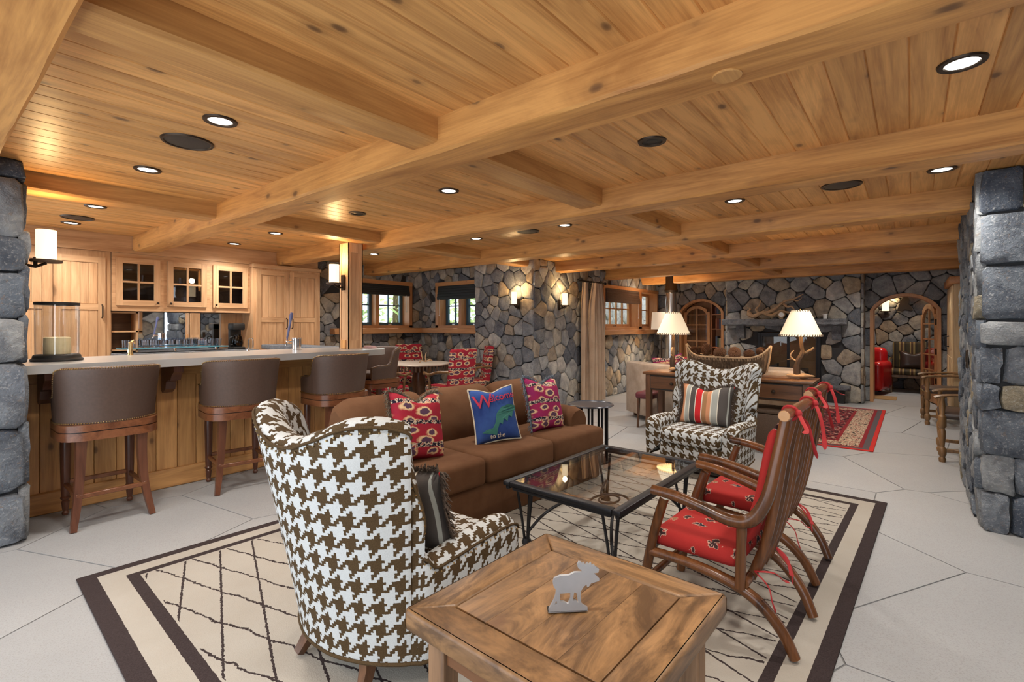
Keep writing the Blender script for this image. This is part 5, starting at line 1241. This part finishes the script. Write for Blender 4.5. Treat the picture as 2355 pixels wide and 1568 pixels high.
for k in range(150):
    z = -.95 + 1.9 * k / 149; a = k * 2.39996; r_ = math.sqrt(1 - z * z); d = Vector((r_ * math.cos(a), r_ * math.sin(a), z * .8)); t = Vector((-math.sin(a), math.cos(a), 0)); c = Vector((d.x * .045, d.y * .045, d.z * .07))
    tip = c + d * .024 + Vector((0, 0, .008)); sc.add([c - t * .009, c + t * .009, tip + t * .007, tip - t * .007, c + Vector((0, 0, -.007))], [(0, 1, 2, 3), (4, 3, 2), (0, 3, 4), (1, 4, 2)])
sc.build('scales', M['cone'], pc, None, kind='stuff')
for (y, x, z, s, l) in ((1.73, 5.97, .20, .8, 'pine cone right of the largest one in the canoe'), (2.03, 5.98, .20, .75, 'pine cone at the left end of the canoe'), (1.58, 5.98, .20, .85, 'pine cone in the middle of the canoe'), (1.43, 5.98, .19, .7, 'pine cone right of the middle in the canoe'), (1.31, 5.99, .225, .6, 'small pine cone at the right end of the canoe')):
    p = dup(pc, (x, y, ZT + z + .055), y * 7, l); p.scale = (s * 1.2,) * 3; p.rotation_euler = (R(60 * y), R(30), y * 9)
# ------------------------------------------------------------ far rug, sectional sofa, lamps in the corner
def persian():
    n = NT('red_runner_rug'); tc = n.new('ShaderNodeTexCoord'); s = n.new('ShaderNodeSeparateXYZ'); n.link(tc.outputs['Object'], s.inputs[0])
    e = n.math('MINIMUM', n.math('SUBTRACT', .98, n.math('ABSOLUTE', s.outputs[1])), n.math('SUBTRACT', 1.62, n.math('ABSOLUTE', s.outputs[0])))
    nz = n.noise(n.coord('Object', (24, 24, 24)), 1.0, 2)
    pt = n.ramp(nz, [(0, (.03, .015, .015)), (.42, (.48, .38, .27)), (.52, (.20, .03, .03)), (.60, (.45, .36, .26))], 'CONSTANT')
    pd = n.ramp(nz, [(0, (.03, .012, .015)), (.5, (.20, .025, .03)), (.62, (.33, .26, .2))], 'CONSTANT')
    k = n.ramp(e, [(0, (0, 0, 0)), (.04, (.2, .2, .2)), (.10, (.4, .4, .4)), (.14, (.6, .6, .6)), (.34, (.4, .4, .4)), (.38, (.8, .8, .8))], 'CONSTANT')
    c = n.mix(n.math('GREATER_THAN', k, .1), (.45, .03, .025), (.09, .075, .08)); c = n.mix(n.math('GREATER_THAN', k, .3), c, (.20, .02, .025)); c = n.mix(n.math('GREATER_THAN', k, .5), c, pt); c = n.mix(n.math('GREATER_THAN', k, .7), c, pd)
    return n.fin(c, .95, 0, .1)
o = MB().rbox(-1.62, 1.62, -.98, .98, .0005, .010, .004, 1).build('runner_rug', persian()); o.location = (8.08, 1.30, 0); tag(o, 'dark red patterned rug in front of the fireplace', 'rug')
sx = thing('sectional_sofa', 'beige suede sectional sofa behind the console', 'sofa', (0, 0, .01))
pts = [(6.42, .98), (6.42, 2.55), (6.52, 2.90), (6.80, 3.30)]
def wallrun(pts, t0, t1, z0, z1, r=.05):
    mb = MB(); P = [Vector((x, y, 0)) for x, y in pts]; sec = []
    for i, p in enumerate(P):
        d = (P[min(i + 1, len(P) - 1)] - P[max(i - 1, 0)]).normalized(); n = Vector((d.y, -d.x, 0))
        prof = [(t0, z0), (t0, z1 - r), (t0 + r * .3, z1 - r * .3), (t0 + r, z1), (t1 - r, z1), (t1 - r * .3, z1 - r * .3), (t1, z1 - r), (t1, z0)]
        sec += [p + n * a + Vector((0, 0, z)) for a, z in prof]
    m = 8; fs = [(i * m + j, i * m + (j + 1) % m, (i + 1) * m + (j + 1) % m, (i + 1) * m + j) for i in range(len(P) - 1) for j in range(m)]
    fs += [tuple(range(m))[::-1], tuple((len(P) - 1) * m + j for j in range(m))]
    return mb.add(sec, [f[::-1] for f in fs])
wallrun(pts, -.02, .22, .07, .80).build('back', M['beige'], sx); wallrun(pts, .22, .86, .07, .30, .03).build('base', M['beige'], sx)
for i, (a, b) in enumerate(((1.0, 1.75), (1.77, 2.52))): MB().rbox(6.65, 7.28, a, b, .30, .46, .05, 3).build('seat_cushion', M['beige'], sx); MB().rbox(6.64, 6.83, a + .01, b - .01, .46, .82, .07, 3).build('back_cushion', M['beige'], sx)
for x, y in ((6.5, 1.05), (7.2, 1.05), (6.52, 2.5), (6.85, 3.2), (7.2, 2.5)): MB().tube([(x, y, .08), (x, y, 0)], .025, 8).build('foot', M['darkZ'], sx)
pillow('throw_pillow', 'orange striped pillow on the sectional behind the left lamp', 'pillow', .42, .40, .14, M['kilimY'], (6.98, 2.35, .72), (R(0), R(-18), R(10)), 'x', .03, None, (), 'pillows on the sectional', 8)
pillow('throw_pillow', 'violet patterned pillow on the sectional near its corner', 'pillow', .42, .40, .14, M['kilimV'], (6.92, 2.72, .72), (R(-10), R(-14), R(30)), 'x', .03, None, (), 'pillows on the sectional', 9)
fl_ = thing('floor_lamp', 'floor lamp with a pale drum shade behind the left rawhide lamp', 'floor lamp', (9.45, 3.86, 0)); MB().lathe([(0, 0), (.14, 0), (.14, .02), (.03, .04), (.012, .06), (.012, 1.3), (0, 1.3)], 20).build('stand', M['bronze'], fl_)
MB().lathe([(.20, 1.26), (.18, 1.60), (.175, 1.60), (.195, 1.26)], 30, cap=False).build('shade', M['shade2'], fl_); MB().tube([(-.18, 0, 1.56), (.18, 0, 1.56)], .004, 5).build('spider', M['bronze'], fl_); lamp_point('floor_lamp_bulb', (9.45, 3.86, 1.43), 24, (1, .84, .62))
tf = thing('metal_flue', 'tapered polished metal flue with a dark cap in the far corner', 'flue', (9.95, 3.86, 0)); MB().lathe([(0, 0), (.16, 0), (.16, .03), (.135, .05), (.13, 1.0), (.135, 1.55), (.10, 1.98), (.10, 2.0)], 28).build('pipe', M['steel'], tf); MB().lathe([(.10, 2.0), (.13, 2.02), (.14, 2.06), (.12, 2.10), (.12, 2.365), (0, 2.365)], 28).build('cap', M['bronze'], tf)
# ------------------------------------------------------------ fireplace
fb = thing('firebox', 'glass-doored firebox set in the stone chimney', 'fireplace', (0, 0, 0))
MB().box(10.72, 10.76, 1.29, 2.29, .31, 1.21).build('back_panel', M['firebrick'], fb, None); MB().box(10.36, 10.72, 1.275, 1.295, .31, 1.21).build('side_panel', M['firebrick'], fb, None); MB().box(10.36, 10.72, 2.285, 2.305, .31, 1.21).build('side_panel', M['firebrick'], fb, None); MB().box(10.36, 10.72, 1.295, 2.285, .302, .325).build('grate_floor', M['firebrick'], fb, None)
for a, b, c, d, nm in ((1.27, 1.33, .31, 1.21, 'frame_side'), (2.25, 2.31, .31, 1.21, 'frame_side'), (1.33, 2.25, 1.13, 1.21, 'frame_head'), (1.33, 2.25, .31, .35, 'frame_sill')): MB().rbox(10.33, 10.37, a, b, c, d, .004, 1).build(nm, M['iron'], fb)
for a, b in ((1.33, 1.79), (1.79, 2.25)):
    d = MB().box(10.34, 10.36, a, a + .022, .35, 1.13).build('door', M['iron'], fb, None); MB().box(10.34, 10.36, b - .022, b, .35, 1.13).build('stile', M['iron'], d, None); MB().box(10.347, 10.353, a + .022, b - .022, .352, 1.128).build('pane', M['glass'], d, None)
for i, (p, q, r_) in enumerate((((10.46, 1.45, .40), (10.48, 2.1, .40), .065), ((10.66, 1.5, .40), (10.66, 2.15, .40), .055), ((10.55, 1.5, .50), (10.58, 2.05, .51), .05))): tag(MB().tube([p, q], r_, 9).build('log', M['log']), ('charred log at the front of the firebox', 'charred log at the back of the firebox', 'charred log lying on top of the others')[i], 'log', 'logs in the firebox')
for s, y in ((1, 1.30), (-1, 2.62)):
    pass
an = thing('log_holder', 'black curved log holder standing before the firebox', 'log holder', (9.86, 2.18, 0)); MB().add([(-.02, -.30, .31), (-.02, .25, .31), (-.02, .0, .40), (-.02, -.2, .62), (-.02, -.30, .66), (.14, -.30, .31), (.14, .25, .31), (.14, .0, .40), (.14, -.2, .62), (.14, -.30, .66)], [(0, 1, 2, 3, 4), (9, 8, 7, 6, 5), (0, 5, 6, 1), (1, 6, 7, 2), (2, 7, 8, 3), (3, 8, 9, 4), (4, 9, 5, 0)]).build('body', M['black'], an, None)
for a, b in ((0, -.25), (0, .2), (.12, -.25), (.12, .2)): MB().tube([(a, b, 0), (a, b, .315)], .012, 6).build('leg', M['black'], an)
def rough_slab(x0, x1, y0, y1, z0, z1, seed, nm, mat, par):
    rr = random.Random(seed); n = 26; mb = MB(); prof = [(x1, z0), (x0 + .03, z0), (x0, z0 + .03), (x0 + .005, (z0 + z1) / 2), (x0, z1 - .02), (x0 + .02, z1), (x1, z1)]; vs = []
    for i in range(n + 1):
        for k, (a, z) in enumerate(prof): vs.append((a + (rr.uniform(-.014, .014) if k not in (0, 6) else 0), y0 + (y1 - y0) * i / n, z + (rr.uniform(-.012, .012) if k in (1, 2, 3, 4) else 0)))
    m = 7; fs = [(i * m + j, i * m + (j + 1) % m, (i + 1) * m + (j + 1) % m, (i + 1) * m + j) for i in range(n) for j in range(m)] + [tuple(range(m))[::-1], tuple(n * m + j for j in range(m))]
    return mb.add(vs, fs).build(nm, mat, par, 30)
mt = thing('stone_mantel', 'rough-edged granite mantel shelf on two stone corbels', 'mantel', (0, 0, 0)); rough_slab(10.03, 10.295, .86, 2.88, 1.335, 1.46, 3, 'shelf', M['mantel'], mt)
for y in (1.02, 2.58): MB().prism([(0, 0), (.16, 0), (.16, -.05), (.12, -.10), (.10, -.20), (.06, -.25), (0, -.25)], -.07, .07, Matrix(((-1, 0, 0, 10.295), (0, 0, 1, y), (0, 1, 0, 1.335), (0, 0, 0, 1)))).build('corbel', M['mantel'], mt)
he = thing('hearth_ledge', 'grey stone hearth ledge below the firebox', 'hearth', (0, 0, 0)); rough_slab(10.02, 10.265, .82, 2.75, .22, .30, 5, 'slab', M['mantel'], he); MB().box(10.12, 10.265, .9, 2.7, 0, .22).build('riser', M['mortar'], he, None)
dw = thing('driftwood', 'twisted pale driftwood branch lying on the mantel', 'driftwood', (10.17, 1.94, 1.484)); rr = random.Random(12)
def br(p, r, nm='branch'): MB().tube(spline(p, 24), [r * (1 - .75 * k / 23) * (1 + .18 * math.sin(k * 1.9)) for k in range(24)], 7).build(nm, M['antler'], dw)
br([(0, .50, .10), (0, .40, .03), (.02, .25, .10), (0, .1, .04), (0, -.05, .12), (0, -.15, .10), (0, -.30, .06), (0, -.42, .04)], .045, 'trunk'); br([(0, .20, .08), (0, .08, .14), (.02, -.02, .22), (0, -.12, .30), (0, -.25, .33), (0, -.42, .42)], .035)
br([(0, .30, .08), (0, .36, .16), (0, .30, .24), (0, .27, .34)], .025); br([(0, .44, .06), (0, .50, .12), (0, .46, .17), (0, .52, .20)], .028); br([(0, -.10, .26), (0, -.16, .20), (0, -.24, .20), (0, -.30, .12), (0, -.46, .08)], .024); br([(0, -.24, .34), (0, -.33, .30), (0, -.40, .36)], .016); br([(.02, .12, .06), (.04, .10, -.0), (.03, .06, .02), (.03, .02, .01)], .022); br([(0, .40, .03), (.03, .44, .01), (.04, .48, .02), (.02, .52, .01)], .02)
ck = thing('mantel_clock', 'tiny round white-faced clock framed by the driftwood', 'clock', (10.13, 1.86, 1.462)); MB().lathe([(0, 0), (.055, 0), (.06, .012), (.055, .024), (0, .024)], 24, (0, 0, 0), Matrix.Translation((0, 0, .075)) @ Matrix.Rotation(R(-90), 4, 'Y')).build('case', M['antler'], ck); MB().lathe([(0, .026), (.043, .026), (.043, .022)], 24, (0, 0, 0), Matrix.Translation((0, 0, .075)) @ Matrix.Rotation(R(-90), 4, 'Y')).build('face', M['white'], ck); MB().rbox(-.03, .0, -.03, .03, 0, .02, .004, 1).build('foot', M['antler'], ck)
o = MB().lathe([(0, 0), (.03, 0), (.034, .06), (.045, .085), (.042, .085), (.03, .06), (0, .02)], 18).build('white_cup', M['white']); o.location = (10.2, 1.19, 1.462); tag(o, 'small white cup at the right end of the mantel', 'cup')
# ------------------------------------------------------------ arches
def sweep_arch(y0, y1, zs, zt, x0, x1, wd, name, mat, par, zb=0.0):
    H = Hole(y0, y1, zb, zt, zt - zs); pin = [(y0, zb + (zs - zb) * k / 4) for k in range(4)] + [(y0 + (y1 - y0) * k / 20, H.top(y0 + (y1 - y0) * k / 20)) for k in range(21)] + [(y1, zs - (zs - zb) * k / 4) for k in range(1, 5)]
    c = ((y0 + y1) / 2, zs - .2); vs = []
    for k, (y, z) in enumerate(pin):
        if z <= zs - 1e-6 or k in (4, 24): n = (-1, 0) if y < c[0] else (1, 0)
        else: L = math.hypot(y - H.c[0], z - H.c[1]); n = ((y - H.c[0]) / L, (z - H.c[1]) / L)
        vs += [(x0, y, z), (x1, y, z), (x1, y + n[0] * wd, z + n[1] * wd), (x0, y + n[0] * wd, z + n[1] * wd)]
    m = 4; N_ = len(pin); fs = [(i * m + j, i * m + (j + 1) % m, (i + 1) * m + (j + 1) % m, (i + 1) * m + j) for i in range(N_ - 1) for j in range(m)] + [(0, 1, 2, 3), tuple((N_ - 1) * m + j for j in (3, 2, 1, 0))]
    return MB().add(vs, fs).build(name, mat, par, 30)
d1 = bpy.data.objects.new('door_1', None); COL.objects.link(d1); tag(d1, 'arched doorway with wooden frame and an open glazed leaf', kind='structure')
sweep_arch(-.32, .53, 1.61, 1.84, 10.72, 11.12, .05, 'arch_frame', M['caseZ'], d1)
lf = MB(); Lm = Matrix.Translation((10.95, -.31, 0)) @ Matrix.Rotation(R(15), 4, 'Z')
def arch_leaf(par, Mx, w, h, rise, gx, gz, st=.085, t=.04, mat=None):
    mat = mat or M['caseZ']; H = Hole(0, w, 0, h, rise); Hi = Hole(st, w - st, .3, h - st, rise * .8)
    base = MB().box(0, st, -t, 0, .02, H.top(.02), Mx).build('leaf', mat, par, None); MB().box(w - st, w, -t, 0, .02, H.top(w - .02), Mx).build('stile', mat, base, None)
    MB().box(st, w - st, -t, 0, .02, .30, Mx).build('bottom_panel', mat, base, None)
    n = 12
    top = MB()
    vs = []
    for k in range(n + 1):
        u = st + (w - 2 * st) * k / n; vs += [(u, -t, Hi.top(u)), (u, 0, Hi.top(u)), (u, 0, H.top(u)), (u, -t, H.top(u))]
    fs = [(i * 4 + j, i * 4 + (j + 1) % 4, (i + 1) * 4 + (j + 1) % 4, (i + 1) * 4 + j) for i in range(n) for j in range(4)] + [(3, 2, 1, 0), tuple(n * 4 + j for j in range(4))]
    top.add(vs, fs, Mx).build('arched_rail', mat, base, None)
    iw = (w - 2 * st) / gx; ih = (h - st - .30) / gz
    for k in range(1, gx): MB().box(st + k * iw - .011, st + k * iw + .011, -t + .008, -.008, .3, Hi.top(st + k * iw), Mx).build('muntin', mat, base, None)
    for k in range(1, gz): MB().box(st, w - st, -t + .009, -.009, .3 + k * ih - .011, .3 + k * ih + .011, Mx).build('muntin', mat, base, None)
    for a in range(gx):
        for c in range(gz): MB().box(st + a * iw, st + (a + 1) * iw, -t / 2 - .003, -t / 2 + .003, .3 + c * ih, min(.3 + (c + 1) * ih, Hi.top(st + (a + .5) * iw)), Mx).build('pane', M['glass'], base, None)
    return base
b_ = arch_leaf(d1, Lm, .74, 1.72, .22, 2, 5); MB().tube([(.70, -.04, .92), (.70, -.09, .92)], .01, 7, Lm).ell((.70, -.095, .92), .026, 10, 8, Lm).build('knob', M['bronze'], b_)
for z in (.35, .85, 1.35): MB().box(-.012, .012, -.05, .01, z, z + .1, Lm).build('hinge', M['bronze'], b_, None)
bk = thing('arched_bookcase', 'arched wooden bookcase with a glazed door in the stone wall', 'bookcase', (0, 0, 0))
sweep_arch(3.09, 3.92, 1.62, 1.85, 10.70, 10.86, .05, 'arch_frame', M['caseZ'], bk)
CB = wood('bookcase_cherry', (.22, .075, .025), (.42, .17, .06), 'Z', .4)
MB().box(11.16, 11.18, 3.05, 3.96, 0, 1.9).build('back', CB, bk, None); MB().box(10.86, 11.16, 3.05, 3.075, 0, 1.9).build('side', CB, bk, None); MB().box(10.86, 11.16, 3.935, 3.96, 0, 1.9).build('side', CB, bk, None); MB().box(10.86, 11.16, 3.05, 3.96, 1.88, 1.90).build('lid', CB, bk, None); MB().box(10.87, 11.16, 3.33, 3.35, 0, 1.88).build('divider', CB, bk, None)
for z in (.02, .45, .86, 1.25, 1.56):
    for a, b in ((3.075, 3.33), (3.35, 3.935)): MB().box(10.88, 11.16, a, b, z, z + .02).build('shelf', CB, bk, None)
arch_leaf(bk, Matrix(((0, 0, 0, 0), (0, 0, 0, 0), (0, 0, 0, 0), (0, 0, 0, 1))) if False else Matrix.Translation((10.84, 3.36, 0)) @ Matrix.Rotation(R(90), 4, 'Z'), .55, 1.76, .17, 2, 4, .06)
rr = random.Random(8); y = 3.085; bi = 0
bc2 = [plain('book_%d' % i, c, .7) for i, c in enumerate(((.30, .10, .05), (.08, .10, .16), (.40, .30, .18), (.16, .05, .04), (.10, .14, .09)))]
names = ['rust', 'navy', 'tan', 'maroon', 'green']
bk0 = {}
for z in (.47, .88, 1.27, 1.58):
    y = 3.085; q = 0
    while y < 3.30:
        if q > 4: break
        w = rr.uniform(.036, .046); h_ = rr.uniform(.17, .24) if z < 1.5 else rr.uniform(.13, .17); ci = (q * 2 + int(z * 10)) % 5
        o = MB().rbox(10.95, 11.12, y, y + w - .002, z, z + h_, .003, 1).build('book', bc2[ci]); q += 1
        tag(o, '%s book on the %s open shelf of the arched bookcase' % (names[ci], {.47: 'lowest', .88: 'second', 1.27: 'third', 1.58: 'top'}[z]), 'book', 'books on the open shelves'); y += w
# ------------------------------------------------------------ room beyond the arch
rc = thing('red_club_chair', 'glossy red leather club chair beyond the arch', 'armchair', (12.15, .86, 0), R(-100))
MB().rbox(-.38, .38, -.38, .38, .05, .40, .10, 4).build('base', M['redleather'], rc); MB().rbox(-.30, .30, -.36, .30, .40, .52, .06, 4).build('seat_cushion', M['redleather'], rc); MB().rbox(-.42, .42, .22, .46, .30, .90, .11, 5).build('backrest', M['redleather'], rc)
for s in (-1, 1): MB().rbox(s * .40 - .10, s * .40 + .10, -.40, .40, .08, .64, .09, 5).build('arm', M['redleather'], rc)
for a in (-.3, .3):
    for b in (-.3, .3): MB().tube([(a, b, .06), (a, b, 0)], .03, 8).build('foot', M['black'], rc)
oc = thing('striped_armchair', 'olive striped wooden armchair beyond the arch', 'armchair', (12.75, .02, 0), R(180))
MB().rbox(-.28, .30, -.33, .33, .36, .46, .04, 3).build('seat', M['olive'], oc); mb = MB().rbox(-.36, -.24, -.30, .30, .44, 1.0, .05, 3); mb.build('backrest', M['olive'], oc); MB().rbox(-.26, .28, -.32, .32, .30, .36, .006, 1).build('seat_frame', M['antique'], oc)
for s in (-1, 1):
    MB().tube([(.27, s * .31, 0), (.27, s * .32, .58)], .024, 4).build('leg', M['antique'], oc); MB().tube([(-.28, s * .31, .45), (-.36, s * .31, 0)], .026, 4).build('leg', M['antique'], oc); MB().tube(spline([(-.30, s * .33, .66), (0, s * .35, .63), (.28, s * .33, .59)], 10), .024, 6).build('arm', M['antique'], oc)
pillow('throw_pillow', 'dark brown leather pillow on the olive striped armchair', 'pillow', .46, .38, .16, M['leatherD'], (12.85, -.02, .64), (0, R(14), R(5)), 'x', .06, None, (), None, 11)
o = MB().rbox(11.15, 11.72, .22, .56, .0005, .008, .003, 1).build('door_mat', plain('ochre_mat', (.34, .20, .08), .95, var=.5, nscale=30)); tag(o, 'small ochre woven mat at the foot of the red chair', 'rug')
hh = [(-.06, -.14), (-.02, -.10), (.02, -.11), (.07, -.13), (.09, -.10), (.07, -.06), (.03, -.01), (.05, .05), (.03, .11), (.01, .14), (.0, .11), (-.03, .14), (-.04, .10), (-.08, .05), (-.10, -.04), (-.13, -.13)]
me = outline_mesh([[(x * 1.2, y * 1.2) for x, y in hh]], .015); me.materials.clear(); me.materials.append(M['bronze']); o = bpy.data.objects.new('horse_plaque', me); COL.objects.link(o); o.location = (13.22, .10, 1.80); o.rotation_euler = (R(90), 0, R(-90)); tag(o, 'dark metal horse head plaque on the wall beyond the arch', 'plaque')
# ------------------------------------------------------------ armoire and turned armchairs by the right wall
ar = thing('armoire', 'tall pale wood armoire beyond the right stone pier', 'armoire', (0, 0, 0)); PW = wood('pale_maple', (.50, .33, .16), (.70, .52, .30), 'Z', .35)
MB().box(9.4, 10.6, -1.05, -.46, .06, 1.93).build('body', PW, ar, None); MB().rbox(9.34, 10.66, -1.08, -.40, 1.93, 2.04, .02, 2).build('cornice', M['caseX'], ar); MB().rbox(9.38, 10.62, -1.06, -.44, .0, .07, .006, 1).build('plinth', PW, ar)
for a, b, hx in ((9.42, 9.995, 9.95), (10.005, 10.58, 10.05)):
    d = MB().rbox(a, b, -.46, -.436, .09, 1.91, .004, 1).build('door', PW, ar); MB().rbox(a + .08, b - .08, -.437, -.43, .18, .88, .003, 1).build('lower_panel', PW, d); MB().rbox(a + .08, b - .08, -.437, -.43, .98, 1.82, .003, 1).build('upper_panel', PW, d); MB().tube([(hx, -.436, 1.02), (hx, -.39, 1.03), (hx, -.39, 1.17), (hx, -.436, 1.18)], .009, 7).build('handle', M['iron'], d)
tc_ = thing('turned_armchair', 'old oak armchair with a leather seat, half hidden by the right pier', 'armchair', (6.72, -.47, 0), 0, 'turned oak armchairs')
prof = [(.026, 0), (.030, .03), (.020, .05), (.032, .075), (.033, .13), (.018, .15), (.026, .24), (.028, .30), (.018, .33), (.033, .35), (.033, .45)]
for sx in (-1, 1):
    MB().lathe(prof, 12, (sx * .27, .24, 0)).lathe([(.033, .45), (.020, .47), (.026, .55), (.018, .62), (.026, .64), (.0, .65)], 12, (sx * .27, .24, 0), cap=False).build('front_leg', M['antique'], tc_)
    MB().tube([(sx * .26, -.25, 0), (sx * .26, -.24, .46), (sx * .26, -.30, .98)], .026, 4).build('rear_leg', M['antique'], tc_); MB().tube(spline([(sx * .26, -.27, .66), (sx * .28, -.02, .67), (sx * .275, .22, .655), (sx * .275, .30, .63)], 12), [.024] * 12, 6, flat=.7).build('arm', M['antique'], tc_)
    MB().rbox(sx * .27 - .014, sx * .27 + .014, -.24, .24, .10, .135, .004, 1).build('stretcher', M['antique'], tc_)
MB().rbox(-.27, .27, -.014, .014, .10, .135, .004, 1).build('stretcher', M['antique'], tc_); MB().rbox(-.27, .27, .225, .255, .36, .42, .004, 1).build('front_rail', M['antique'], tc_)
MB().rbox(-.28, .28, -.26, .265, .42, .49, .03, 3).build('seat', M['leatherD'], tc_); MB().rbox(-.23, .23, -.305, -.265, .68, .93, .015, 2).build('backrest', M['leatherD'], tc_)
nails([Vector((-.28 + .56 * k / 40, .268, .435)) for k in range(41)], .018, .006, tc_)
dup(tc_, (9.02, -.38, 0), R(4), 'old oak armchair with a leather seat beside the armoire')
o = MB().rbox(5.05, 5.12, -.33, -.317, 1.02, 1.16, .003, 1).box(5.07, 5.10, -.317, -.312, 1.07, 1.11).build('switch_plate', M['bronze']); tag(o, 'small dark switch plate on the flank of the right pier', 'switch')
